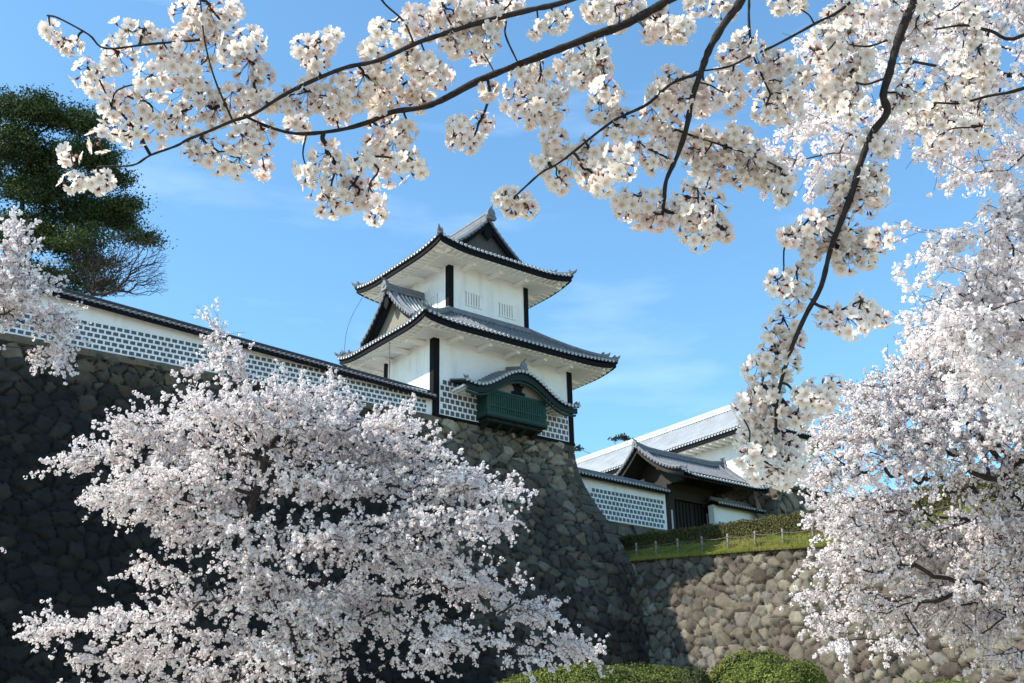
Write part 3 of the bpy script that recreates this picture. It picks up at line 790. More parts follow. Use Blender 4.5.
# white rafter ends under the bay roof's wings
mb = MB()
for s in np.linspace(-.97, -.5, 8).tolist() + np.linspace(.5, .97, 8).tolist():
    mb.tube([(KC + KH * s, KF + .38, kz(s) - .2), (KC + KH * s, -.01, kz(s) - .2)], .07, 6)
mb.build_split('rafters', M['soffit'], kr)
mb = MB()
pA, pB = np.array((-.9, 5.2, 8.4)), np.array((-1.75, 5.9, 4.2))
mb.tube([pA + (pB - pA) * t + np.array((-.35, .25, 0)) * math.sin(math.pi * t) for t in np.linspace(0, 1, 9)], .014, 4)
mb.tube([(-1.55, 1.7, 4.1), (-1.55, 1.7, 1.6)], .02, 4)
mb.build_split('lightning_cable', M['cable'], tw)

# ------------------------------------------------------------------ long white wall on the rampart
def coping_wall(name, label, a0, a1, b, th, zt, zb, tiles, pitch, rows, grp=None, sp=.25, dark=False):
    """plaster wall running along a, coping roof on top; zt/zb functions of a"""
    t = thing(name, label, 'wall', ((a0 + a1) / 2, b, float(zb((a0 + a1) / 2))), grp or 'white plaster walls with tiled copings')
    n = max(2, int((a1 - a0) / 1.2)); xs = np.linspace(a0, a1, n + 1)
    mb = MB()
    f = lambda o, top: [(x, b + o, float((zt(x) - .32) if top else zb(x))) for x in xs]
    mb.grid([f(0, 0), f(0, 1)], 0); mb.grid([f(th, 0), f(th, 1)], 0, True)
    mb.grid([f(0, 1), f(th, 1)]); 
    for i in (0, -1): mb.add([f(0, 0)[i], f(th, 0)[i], f(th, 1)[i], f(0, 1)[i]], [(0, 1, 2, 3)])
    mb.build('wall_face', M['plaster'], t)
    if tiles:
        x0, x1, hh = tiles
        mb = MB(); xx = np.linspace(x0, x1, max(2, int((x1 - x0) / 1.2)))
        zb2 = lambda x: float(zb(x)) + .02
        fr_ = [[(x, b - .02, zb2(x)) for x in xx], [(x, b - .02, zb2(x) + hh + .06) for x in xx]]
        mb.grid(fr_, 1)
        bk = [[(x, b - .001, z) for x, _, z in r_] for r_ in fr_]
        mb.grid([fr_[1], bk[1]], 1); mb.grid([[r_[0] for r_ in bk], [r_[0] for r_ in fr_]], 1); mb.grid([[r_[-1] for r_ in fr_], [r_[-1] for r_ in bk]], 1)
        tile_panel(mb, (x0, b - .02), (1, 0), x1 - x0, hh, lambda x: zb2(x0 + x) + .03, pitch, rows, (0, -1))
        mb.build('tile_panel', [M['slate'], M['plaster']], t)
    # coping
    sh, rb = MB(), MB(); ov = .42; hb = th / 2 + ov; mid = b + th / 2
    zf = lambda x, q: float(zt(x)) - .28 + .30 * q / hb
    roof_side(sh, rb, lambda x, q: (x, mid - hb + q), lambda q: a0, lambda q: a1, hb, zf, sp, .065, .05, 3, n)
    roof_side(sh, rb, lambda x, q: (x, mid + hb - q), lambda q: a0, lambda q: a1, hb, zf, sp, .065, .05, 3, n)
    cp = sh.build('coping', M['under'], t); rb.build('roof_tiles', [M['darktile'] if dark else M['tile'], M['tile'] if dark else M['tileend']], cp, smooth=True)
    mb = MB()
    for i in range(n):
        x, y = xs[i], xs[i + 1]
        ridge_bar(mb, (x, mid, float(zt(x)) - .02), (y, mid, float(zt(y)) - .02), .22, .2, 2)
    mb.build('ridge_tiles', M['darktile'] if dark else M['tile'], cp)
    mb = MB()
    for i in range(n):
        x, y = xs[i], xs[i + 1]
        for o in (mid - hb + .06, mid + hb - .06): mb.bar((x, o, float(zt(x)) - .41), (y, o, float(zt(y)) - .41), .08, .13)
        mb.add([(x, b - ov + .08, float(zt(x)) - .40), (y, b - ov + .08, float(zt(y)) - .40), (y, b, float(zt(y)) - .34), (x, b, float(zt(x)) - .34)], [(0, 1, 2, 3)])
    mb.build_split('fascia', M['black'], cp)
    return t
coping_wall('plaster_wall', 'long white plaster wall with slate tile grid on the dark rampart left of turret', -46, -0.04, .06, .5,
            lambda a: 1.10 - .0440 * a, lambda a: -.05 + .019 * a, (-46, -.35, 1.18), .30, 5, dark=True)

# ------------------------------------------------------------------ gate group on the right
coping_wall('plaster_wall', 'short white plaster wall with slate tile grid between turret and dark gate', 9.6, 17.9, 2.0, .5,
            lambda a: np.interp(a, [9, 18], [-.62, -.72]), lambda a: np.interp(a, [9, 18], [-3.3, -3.25]), (11.9, 17.75, 1.72), .30, 6, sp=.24)
coping_wall('plaster_wall', 'small white wall with low tiled coping right of the dark gate', 21.6, 26.6, 1.6, .45,
            lambda a: -.95 + 0 * a, lambda a: -4.2 + 0 * a, (21.7, 26.4, 1.9), .30, 6, sp=.24)
pl_ = thing('stone_plinth', 'plain shaded stone plinth under the short tiled wall beside the gate', 'stone wall', (13.5, 2, -7))
stone_sheet('stone_face', np.arange(9.2, 18.2, .08), np.arange(0, 4, .08), lambda s, t: np.stack([s, 1.95 - .15 * t, -3.28 - t], -1), lambda s, t: np.stack([0 * s, -1 + 0 * s, .15 + 0 * s], -1),
            1.1, .8, 31, [(.12, .105, .085), (.14, .12, .1)], pl_, .05)
gt = thing('castle_gate', 'dark timber gate under a curved grey tiled gable roof beside the hedge', 'gate', (20.5, 3.4, -4.5))
G0, G1, GV, GH = 17.2, 25.0, 3.55, 3.65
def zgf(q): return -.30 + .20 * q + .112 * q * q
sh, rb = MB(), MB()
upg = lambda x, q: .22 * max(0, 1 - (x - G0) / 1.6) ** 2 + .22 * max(0, 1 - (G1 - x) / 1.6) ** 2
roof_side(sh, rb, lambda x, q: (x, GV - GH + q), lambda q: G0, lambda q: G1, GH, lambda x, q: zgf(q) + upg(x, q), nx=14)
roof_side(sh, rb, lambda x, q: (x, GV + GH - q), lambda q: G0, lambda q: G1, GH, lambda x, q: zgf(q) + upg(x, q), nx=14)
gr = sh.build('gate_roof', M['under'], gt); rb.build('roof_tiles', [M['tile'], M['tileend']], gr, smooth=True)
mb = MB(); zt_ = zgf(GH)
pts = [(x, zt_ + upg(x, 0)) for x in np.linspace(G0 + .1, G1 - .1, 9)]
for (x, z), (y, w) in zip(pts[:-1], pts[1:]): ridge_bar(mb, (x, GV, z - .05), (y, GV, w - .05), .28, .32, 3)
onigawara(mb, (G0 - .02, GV, zt_ + .30), (-1, 0), .55); onigawara(mb, (G1 + .02, GV, zt_ + .30), (1, 0), .7)
for x in (G0 + .06, G1 - .06, G0 + .55, G1 - .55):
    for s in (-1, 1):
        if x < G0 + .3 or x > G1 - .3:
            for q in np.arange(.15, GH - .1, .24): mb.tube([(x - .12, GV + s * (GH - q), zgf(q) + upg(x, q) + .05), (x + .12, GV + s * (GH - q), zgf(q) + upg(x, q) + .05)], .075, 7)
        mb.tube([(x, GV + s * (GH - q), zgf(q) + upg(x, q) + .10) for q in np.linspace(.05, GH, 12)], .10, 6)
        if .3 < x - G0 < 1 or .3 < G1 - x < 1: ridge_tip(mb, (x, GV + s * (GH - .3), zgf(.3) + upg(x, 0) + .14), (0, s), .7)
mb.build_split('ridge_tiles', M['tile'], gr)
mb = MB(); qs = np.linspace(0, GH, 10)
for x in (G0 + .12, G1 - .2):
    for s in (-1, 1):
        t_ = [(GV + s * (GH - q), zgf(q) + .1) for q in qs]; b_ = [(y, z - .26) for y, z in t_]
        mb.prism(t_ + b_[::-1], 'a', x, x + .08)
mb.build_split('bargeboard', M['timber'], gr)
mb = MB()
for x in (G0 + 1.5, G1 - 1.5):
    mb.prism([(GV - 2.3, zgf(1.2) - .15), (GV + 2.3, zgf(1.2) - .15), (GV, zt_ - .35)], 'a', x - .04, x + .04)
mb.build_split('gable', M['timber'], gr)
mb = MB()
for s in (-1, 1):
    for k in range(26):
        x = G0 + .25 + (G1 - G0 - .5) * k / 25
        mb.tube([(x, GV + s * (GH - .1), zgf(.1) - .2), (x, GV + s * (GH - 2.2), zgf(2.2) - .25)], .06, 5)
mb.build_split('rafters', M['timber'], gr)
mb = MB()
for x in (18.3, 22.6):
    pb = MB(); pb.box(x, x + .55, 2.2, 2.8, -4.6, -.35); pb.build('post', M['timber'], gt)
    pb = MB(); pb.box(x + .08, x + .48, 5.0, 5.4, -4.6, -.2); pb.build('post', M['timber'], gt)
    mb.box(x + .12, x + .42, 1.0, 6.2, -.35, .02)
mb.box(17.7, 23.8, 2.25, 2.75, -1.15, -.6); mb.box(17.6, 24.4, 1.0, 1.3, .02, .30); mb.box(17.6, 24.4, GV - .2, GV + .2, -.5, .1); mb.box(17.6, 24.4, 5.8, 6.1, .02, .3)
mb.box(18.85, 22.6, 2.4, 2.5, -.6, -.1)
mb.build_split('lintel', M['timber'], gt)
for x0, x1 in ((18.86, 20.7), (20.74, 22.58)):
    mb = MB(); mb.box(x0, x1, 2.55, 2.65, -4.6, -1.16)
    for k in range(6): mb.box(x0 + .1 + k * .29, x0 + .22 + k * .29, 2.52, 2.548, -4.6, -1.2, 1)
    mb.build('door', [M['timber'], M['black']], gt)
mb = MB(); mb.box(18.5, 18.62, 2.16, 2.198, -3.2, -1.9); mb.box(21.9, 22.0, 2.5, 2.518, -2.6, -1.6)
mb.build_split('metal_strap', mat('pale_metal_strap', (.45, .44, .42), .5, .2, 10), gt)
# long gatehouse behind
LU, LV0, LV1, LD = 25.0, .45, 27.0, 8.6
lh = thing('gatehouse', 'long white gatehouse with pale grey tiled roof rising behind the gate', 'building', (LU + 4, 14, .9))
ZE = 4.36
def zlf(q): return ZE + .52 * q + .045 * q * q
sh, rb = MB(), MB(); HQ = LD / 2; GL = 1.3
upl = lambda x, q: .25 * max(0, 1 - (x - LV0) / 2.2) ** 2 * max(0, 1 - q / 2.2)
roof_side(sh, rb, lambda x, q: (LU + q, x), lambda q: LV0 + min(q, GL), lambda q: LV1, HQ, lambda x, q: zlf(q) + upl(x, q), sp=.27, r=.085, nx=40)
roof_side(sh, rb, lambda x, q: (LU + LD - q, x), lambda q: LV0 + min(q, GL), lambda q: LV1, HQ, lambda x, q: zlf(q) + upl(x, q), sp=.5, r=.085, nx=20)
roof_side(sh, rb, lambda x, q: (x, LV0 + q), lambda q: LU + q, lambda q: LU + LD - q, 1.6, lambda x, q: zlf(q) + .25 * (max(0, 1 - (x - LU) / 2.2) ** 2 + max(0, 1 - (LU + LD - x) / 2.2) ** 2) * max(0, 1 - q / 2.2), sp=.27, nx=16)
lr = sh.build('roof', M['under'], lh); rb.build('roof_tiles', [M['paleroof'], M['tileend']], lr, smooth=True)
mb = MB(); zr_ = zlf(HQ)
ridge_bar(mb, (LU + HQ, LV0 + GL - .1, zr_ - .05), (LU + HQ, LV1, zr_ - .05), .36, .42, 3); onigawara(mb, (LU + HQ, LV0 + GL - .15, zr_ + .35), (0, -1), 1.0)
mb.tube([(LU + q, LV0 + q, zlf(q) + upl(LV0 + q, q) + .12) for q in np.linspace(.1, 1.6, 8)], .15, 7); ridge_tip(mb, (LU + .1, LV0 + .1, zlf(.1) + .3), (-1, -1), .9)
mb.tube([(LU + q, LV0 + GL + .5, zlf(q) + .14) for q in np.linspace(1.5, HQ, 10)], .14, 6); ridge_tip(mb, (LU + 1.5, LV0 + GL + .5, zlf(1.5) + .14), (-1, 0), .8)
mb.tube([(LU + q, LV0 + GL + .05, zlf(q) + .1) for q in np.linspace(GL, HQ, 10)], .10, 6)
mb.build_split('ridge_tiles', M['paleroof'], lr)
mb = MB(); qs = np.linspace(1.1, HQ, 8)
mb.prism([(LU + q, zlf(q) - .12) for q in qs] + [(LU + LD - q, zlf(q) - .12) for q in qs[::-1]], 'b', LV0 + 1.65, LV0 + 1.75)
mb.build_split('gable', M['plaster'], lr)
mb = MB(); mb.box(LU + .06, LU + .16, LV0 + .06, LV1, ZE - .34, ZE - .1); mb.box(LU + .16, LU + LD - .06, LV0 + .06, LV0 + .16, ZE - .34, ZE - .1); mb.build_split('fascia', M['black'], lr)
mb = MB(); mb.box(LU + .18, LU + 1.3, LV0 + .18, LV1, ZE - .34, ZE - .24); mb.box(LU + 1.3, LU + LD - .2, LV0 + .18, LV0 + 1.3, ZE - .34, ZE - .24)
for k in range(44): mb.box(LU + .18, LU + 1.25, LV0 + .5 + k * .6, LV0 + .66 + k * .6, ZE - .48, ZE - .345)
mb.build('soffit', M['soffit'], lr)
mb = MB(); mb.box(LU + 1.3, LU + LD - 1.3, LV0 + 1.3, LV1, .9, ZE - .25); mb.build('wall_face', M['plaster'], lh)
mb = MB()
for v_ in (9, 14, 19): mb.box(LU + 1.26, LU + 1.298, v_, v_ + 1.2, 2.0, 3.2)
mb.build_split('window', M['black'], lh)
fd = thing('stone_foundation', 'high stone foundation with a shaded side under the pale roofed gatehouse', 'stone wall', (LU + 4, 10, -5.5))
pal = [(.2, .18, .14), (.24, .215, .17), (.17, .155, .13)]
stone_sheet('stone_face', np.arange(-27, .0, .1), np.arange(0, 6.6, .1), lambda s, t: np.stack([LU + 1.1 - .15 * t, -s, 1.0 - t], -1), lambda s, t: np.stack([-1 + 0 * s, 0 * s, .15 + 0 * s], -1), .95, .7, 41, pal, fd, .1)
stone_sheet('stone_face', np.arange(LU + .0, LU + LD + 12, .1), np.arange(0, 6.6, .1), lambda s, t: np.stack([s, LV0 + 1.0 - .15 * t, 1.0 - t], -1), lambda s, t: np.stack([0 * s, -1 + 0 * s, .15 + 0 * s], -1), .95, .7, 43, pal, fd, .1)
mb = MB(); mb.box(LU + .7, LU + LD + 12, LV0 + .7, 27, .6, .95); mb.build('cap_course', M['earth'], fd)

# ------------------------------------------------------------------ foliage helpers
def rand_dirs(n, rng=RNG):
    d = rng.normal(size=(n, 3)); return d / np.linalg.norm(d, axis=1, keepdims=True)
def frames(N, rng=RNG):
    a = np.cross(N, rand_dirs(len(N), rng)); a /= np.linalg.norm(a, axis=1, keepdims=True) + 1e-9
    return a, np.cross(N, a)
def polys(C, N, R, k, rng=RNG, asp=None, cup=0.0):
    """k-gons at centres C, normals N, radii R -> verts, loops, sizes"""
    a, b = frames(N, rng); n = len(C)
    th = np.arange(k) * 2 * math.pi / k
    if asp is None: asp = np.ones(n)
    V_ = C[:, None] + R[:, None, None] * (np.cos(th)[None, :, None] * a[:, None] + (np.sin(th)[None, :, None] * asp[:, None, None]) * b[:, None])
    if cup: V_ = V_ + (R * cup)[:, None, None] * N[:, None] * (np.arange(k) % 2)[None, :, None]
    return V_.reshape(-1, 3), np.arange(n * k), np.full(n, k)
def blob_points(blobs, rng, depth0):
    """blobs: (px, py, rx, ry, n[, ddepth]) ellipses seen from the path, given real depth -> points"""
    P = []
    for bl in blobs:
        px, py, rx, ry, n = bl[:5]; dd = bl[5] if len(bl) > 5 else 0.0
        d = rng.normal(size=(n, 3)); d /= np.linalg.norm(d, axis=1, keepdims=True); d *= rng.uniform(0, 1, (n, 1)) ** (1 / 2.4)
        for x, y, z in d:
            dep = depth0 + dd + z * rx / FPX * depth0 * 0.8
            P.append(at(px + x * rx, py + y * ry, dep))
    return np.array(P)
def grow(root_nodes, root_par, pts, bal=0.3):
    """join scattered points into a branching tree, nearest first, favouring short paths"""
    N = [np.array(p, float) for p in root_nodes]; par = list(root_par)
    plen = [0.0] * len(N)
    for i in range(1, len(N)): plen[i] = plen[par[i]] + 0.3 * np.linalg.norm(N[i] - N[par[i]])
    m = len(pts); best = np.full(m, 1e9); bp = np.zeros(m, int); done = np.zeros(m, bool)
    def relax(i):
        d = np.linalg.norm(pts - N[i], axis=1); c = d + bal * plen[i]
        u_ = (c < best) & ~done; best[u_] = c[u_]; bp[u_] = i
    for i in range(len(N)): relax(i)
    for _ in range(m):
        j = int(np.argmin(np.where(done, 1e9, best)))
        done[j] = True; p = bp[j]; N.append(pts[j].copy()); par.append(p)
        plen.append(plen[p] + np.linalg.norm(pts[j] - N[p])); relax(len(N) - 1)
    return np.array(N), np.array(par)
def pipe_radii(N, par, tip, ex=0.45, rmax=1.0):
    n = len(N); cnt = np.zeros(n); has = np.zeros(n, bool)
    for i in range(n - 1, 0, -1):
        if cnt[i] == 0: cnt[i] = 1
        cnt[par[i]] += cnt[i]
    cnt[cnt == 0] = 1
    return np.minimum(tip * cnt ** ex, rmax), cnt
def branch_mesh(name, N, par, R, m, parent, sides=6, cols=None, wob=0.0):
    idx = np.array([i for i in range(len(N)) if par[i] >= 0 and i != 0])
    A = N[par[idx]]; B = N[idx]; rb_ = R[idx]; ra = np.minimum(R[par[idx]], rb_ * 1.35)
    D = B - A; ln = np.linalg.norm(D, axis=1, keepdims=True) + 1e-9; D = D / ln
    a, b = frames(D)
    th = np.arange(sides) * 2 * math.pi / sides
    ring = np.cos(th)[None, :, None] * a[:, None] + np.sin(th)[None, :, None] * b[:, None]
    mid = (A + B) / 2 + rand_dirs(len(A)) * ln * wob
    V_ = np.stack([A[:, None] + ring * ra[:, None, None], mid[:, None] + ring * ((ra + rb_) / 2)[:, None, None], B[:, None] + ring * rb_[:, None, None]], 1)
    n = len(idx); base = np.arange(n)[:, None, None] * (3 * sides)
    k = np.arange(sides); k2 = (k + 1) % sides
    q = []
    for lv in (0, 1): q.append(np.stack([lv * sides + k, lv * sides + k2, (lv + 1) * sides + k2, (lv + 1) * sides + k], -1))
    q = np.concatenate(q)[None] + base
    return np_mesh(name, V_.reshape(-1, 3), q.reshape(-1), np.full(n * 2 * sides, 4), m, parent, smooth=True)

def cherry(name, label, base, trunk, blobs, depth, per_m, rp_, nf, fr, seed, tip=.006, rmax=.28, group=None, bal=.3, thr=.03, warm=0.0, tw=.5, droop=0.0):
    """blossoming cherry: trunk polyline -> grown branches -> puffs of five-sided flowers along the twigs"""
    rng = np.random.default_rng(seed)
    t = thing(name, label, 'tree', base, group or 'cherry trees in full bloom', castle=False)
    pts = blob_points(blobs, rng, depth)
    tr = smooth_path(trunk, 4)
    N, par = grow(tr, [-1] + list(range(len(tr) - 1)), pts, bal)
    R, cnt = pipe_radii(N, par, tip, .47, rmax)
    # fine outer twigs that carry most of the flowers
    n0 = len(N); tn, tp = [], []; mid_ = pts.mean(0)
    for i in range(len(tr), n0):
        if R[i] > thr * .8: continue
        d0_ = N[i] - N[par[i]]; d0_ /= np.linalg.norm(d0_) + 1e-9
        o_ = N[i] - mid_; o_ /= np.linalg.norm(o_) + 1e-9
        for _ in range(1 + int(rng.uniform() < .75)):
            d_ = d0_ * .7 + o_ * .5 + rng.normal(0, .45, 3) + np.array([0, 0, .12 if rng.uniform() < .6 else -.35]); d_ /= np.linalg.norm(d_)
            L_ = tw * rng.uniform(.4, 1.2) * (1.35 if cnt[i] <= 1 else .8); p_ = i; q_ = N[i]
            for k in range(3):
                q_ = q_ + d_ * L_ / 3; d_ = d_ + rng.normal(0, .16, 3) + np.array([0, 0, -.10]); d_ /= np.linalg.norm(d_)
                tn.append(q_); tp.append(p_); p_ = n0 + len(tn) - 1
    N = np.concatenate([N, np.array(tn)]); par = np.concatenate([par, np.array(tp, int)]); R = np.concatenate([R, np.full(len(tn), tip * .62)]); cnt = np.concatenate([cnt, np.ones(len(tn))])
    branch_mesh('trunk', N, par, R, M['bark'], t, 5, wob=.05)
    C = []
    for i in range(len(tr), len(N)):
        if R[i] > thr: continue
        A, B = N[par[i]], N[i]; l_ = np.linalg.norm(B - A)
        k = rng.poisson(per_m * l_ * (.55 if i < n0 else 1.25))
        if k == 0: continue
        s = rng.uniform(0.1, 1.05, (k, 1)); c = A + (B - A) * s + rand_dirs(k, rng) * rp_ * rng.uniform(.4, 1.5, (k, 1))
        c[:, 2] -= droop * rng.uniform(0, 1, k)
        C.append(c)
    C = np.concatenate(C); n = len(C)
    size = rng.uniform(.5, 1.25, n)
    d = rand_dirs(n * nf, rng).reshape(n, nf, 3)
    P = C[:, None] + d * (rp_ * size)[:, None, None] * rng.uniform(.75, 1.05, (n, nf, 1))
    nn = d + rng.normal(0, .45, d.shape); nn /= np.linalg.norm(nn, axis=2, keepdims=True)
    rad = fr * rng.uniform(.75, 1.2, n * nf)
    pv, pl, ps = polys(P.reshape(-1, 3), nn.reshape(-1, 3), rad, 5, rng, cup=0.0)
    cc = np.array([.90, .862, .845]) + rng.normal(0, .02, (n, 1)) + np.array([.005, -.04, -.025]) * rng.uniform(0, 1, (n, 1)) + warm * np.array([.02, .0, -.05])
    cc = np.repeat(np.repeat(cc[:, None], nf, 1).reshape(-1, 3) * rng.uniform(.93, 1.04, (n * nf, 1)), 5, axis=0)
    # reddish calyces and bud stalks between the flowers
    kc = int(n * 2); ci = rng.integers(0, n, kc); dc = rand_dirs(kc, rng)
    qv, ql, qs_ = polys(C[ci] + dc * rp_ * .55, rand_dirs(kc, rng), fr * rng.uniform(.35, .7, kc), 3, rng)
    qc = np.repeat(np.array([.26, .10, .08]) * rng.uniform(.6, 1.3, (kc, 1)), 3, axis=0)
    np_mesh('crown', np.concatenate([pv, qv]), np.concatenate([pl, ql + len(pv)]), np.concatenate([ps, qs_]), M['farpetal'], t, np.clip(np.concatenate([cc, qc]), 0, .9))
    return t

# ------------------------------------------------------------------ cherry trees standing along the moat
d0 = 27.0
LT = [(245, 530, 42, 26, 34, -1.3), (262, 560, 46, 24, 36, -1.5), (300, 615, 50, 22, 34, -1.5), (170, 570, 50, 16, 22), (225, 500, 45, 22, 30), (290, 650, 50, 22, 26, -1.5), (380, 600, 50, 16, 24), (275, 585, 45, 22, 26), (300, 640, 60, 22, 30), (350, 590, 60, 22, 34), (320, 540, 45, 20, 24), (250, 455, 70, 28, 50), (345, 460, 60, 28, 50), (330, 670, 60, 14, 18), (420, 490, 50, 24, 40), (195, 372, 8, 16, 7), (240, 374, 8, 16, 8), (330, 398, 6, 14, 6), (500, 486, 22, 6, 9), (466, 515, 40, 8, 14), (575, 650, 22, 8, 10), (70, 462, 26, 6, 10), (45, 624, 22, 6, 8), (120, 505, 30, 10, 10), (212, 330, 10, 20, 7), (222, 362, 26, 16, 16), (292, 402, 56, 20, 70), (215, 410, 56, 20, 55), (385, 424, 32, 16, 34), (340, 428, 55, 24, 70), (150, 425, 42, 16, 40), (100, 458, 42, 13, 34), (175, 440, 62, 26, 70), (285, 430, 75, 30, 110),
      (395, 455, 52, 28, 75), (450, 482, 42, 20, 50), (492, 488, 24, 9, 14), (140, 495, 52, 28, 62), (205, 520, 55, 30, 70), (185, 475, 70, 26, 70), (325, 480, 75, 28, 90), (430, 520, 65, 22, 65), (485, 525, 30, 9, 14), (345, 535, 70, 24, 70), (400, 560, 75, 22, 75), (470, 585, 55, 18, 50), (520, 610, 38, 14, 34),
      (562, 640, 26, 12, 24), (305, 590, 85, 15, 75), (215, 600, 60, 15, 45), (140, 618, 58, 14, 46), (75, 624, 38, 9, 22), (150, 655, 68, 20, 60), (245, 640, 55, 20, 48), (225, 678, 75, 20, 60), (395, 618, 70, 16, 50), (450, 640, 50, 14, 34), (130, 690, 70, 20, 44), (420, 660, 40, 10, 16), (520, 655, 25, 8, 8)]
LT = [(a, b, c, d * .72, int(n * 1.25), (e[0] if e else RNG.uniform(-1.4, 1.4))) for a, b, c, d, n, *e in LT]
bx_ = at(283, 800, d0)
cherry('cherry_tree', 'wide white cherry tree with layered drooping sprays before the dark rampart', (bx_[0], bx_[1], float(gz(bx_[0], bx_[1]))),
       [(bx_[0], bx_[1], float(gz(bx_[0], bx_[1])) - .2), at(278, 690, d0), at(296, 640, d0), at(262, 585, d0 - .2), at(242, 545, d0 - .3), at(256, 495, d0), at(268, 450, d0)], LT, d0, 10.5, .043, 8, .026, 101, tw=.48, thr=.035, droop=.06)
d1 = 26.0
RT = [(945, 335, 45, 26, 40), (1010, 295, 40, 30, 40), (900, 440, 60, 40, 60), (860, 520, 50, 30, 40), (940, 385, 60, 40, 60), (985, 350, 50, 40, 50), (960, 420, 60, 40, 60), (985, 565, 60, 40, 60), (900, 545, 60, 40, 50), (1000, 480, 60, 40, 60), (985, 615, 60, 25, 40), (920, 610, 50, 25, 30), (824, 442, 18, 18, 14), (818, 478, 14, 12, 7), (862, 525, 36, 20, 34), (868, 428, 48, 26, 60), (845, 468, 34, 24, 40), (905, 395, 48, 30, 60), (955, 360, 50, 36, 70), (1005, 330, 45, 40, 60), (1000, 420, 55, 50, 90), (935, 455, 60, 42, 95), (885, 505, 60, 26, 75), (842, 560, 26, 14, 18), (870, 560, 52, 24, 60), (945, 535, 66, 34, 95), (1015, 520, 50, 46, 80),
      (832, 594, 32, 8, 16), (830, 620, 22, 10, 12), (842, 642, 16, 7, 6), (880, 605, 44, 18, 44), (955, 590, 58, 22, 60), (1020, 585, 42, 26, 44), (1070, 430, 60, 90, 110), (1090, 560, 60, 60, 70), (1140, 470, 50, 90, 70), (985, 630, 40, 14, 18), (1010, 655, 40, 12, 14), (905, 640, 26, 10, 8), (860, 395, 20, 12, 14), (1080, 320, 50, 50, 50)]
RT = [(a, b, c, d * .8, int(n * 1.42), RNG.uniform(-2.0, 2.0)) for a, b, c, d, n in RT]
bx_ = at(1085, 800, d1)
cherry('cherry_tree', 'pale pink cherry tree covering the right end of the sunlit retaining wall', (bx_[0], bx_[1], float(gz(bx_[0], bx_[1]))),
       [(bx_[0], bx_[1], float(gz(bx_[0], bx_[1])) - .2), at(1068, 700, d1 + .3), at(1046, 640, d1 + .5), at(1022, 590, d1 + .6), at(1024, 530, d1 + .5), at(1030, 470, d1 + .3)], RT, d1, 10, .043, 8, .0255, 102, tip=.008, tw=.46, rmax=.19, thr=.035, droop=.05)
d2 = 9.5
MT = [(1000, 262, 34, 16, 20), (970, 268, 26, 10, 9), (1025, 262, 30, 30, 24), (1000, 15, 40, 34, 40), (950, 35, 44, 34, 40), (985, 95, 46, 36, 50), (905, 40, 30, 30, 22), (845, 55, 30, 26, 20), (825, 105, 34, 28, 24), (795, 160, 34, 16, 18), (770, 178, 18, 8, 7), (850, 150, 24, 20, 12), (880, 110, 24, 26, 16), (935, 130, 30, 26, 22), (985, 160, 44, 26, 34), (1012, 215, 34, 36, 40),
      (962, 238, 28, 10, 12), (930, 243, 12, 5, 4), (985, 285, 42, 20, 34), (1015, 330, 40, 30, 38), (965, 325, 34, 18, 22), (935, 300, 18, 8, 7), (925, 345, 16, 8, 6), (990, 370, 40, 20, 20), (1070, 100, 50, 110, 80), (1080, 300, 60, 80, 70), (1000, 380, 40, 20, 18), (955, 290, 22, 10, 8)]
bx_ = np.array([7.2, 7.5, 0])
bx_[2] = float(gz(bx_[0], bx_[1]))
cherry('cherry_tree', 'nearer cherry tree whose white sprays hang in from the upper right edge', tuple(bx_),
       [bx_ + np.array([0, 0, -.1]), bx_ + np.array([-.1, .1, 1.6]), bx_ + np.array([-.3, .3, 3.0]), at(1180, 260, d2), at(1130, 130, d2)], [(a, b, c, d, int(n * .78), RNG.uniform(-.7, .7)) for a, b, c, d, n in MT], d2, 17, .036, 9, .0165, 103, tw=.3, tip=.0028, rmax=.16, thr=.02, droop=.02)
d3 = 32.0
ET = [(12, 250, 16, 22, 26), (28, 288, 24, 20, 34), (52, 322, 20, 16, 26), (12, 312, 20, 20, 28), (62, 352, 8, 14, 10), (40, 350, 14, 14, 10), (-10, 275, 24, 30, 36), (-45, 320, 40, 50, 60), (8, 225, 8, 10, 6), (-60, 420, 50, 60, 40), (-30, 500, 30, 60, 20)]
bx_ = at(-90, 760, d3)
cherry('cherry_tree', 'cherry tree reaching in at the left edge over the end of the white wall', (bx_[0], bx_[1], float(gz(bx_[0], bx_[1]))),
       [(bx_[0], bx_[1], float(gz(bx_[0], bx_[1])) - .2), at(-80, 600, d3), at(-70, 480, d3), at(-50, 400, d3)], [(a, b, c, d, int(n * 1.6), RNG.uniform(-.6, .6)) for a, b, c, d, n in ET], d3, 9.5, .048, 8, .029, 104, thr=.03, droop=.05)

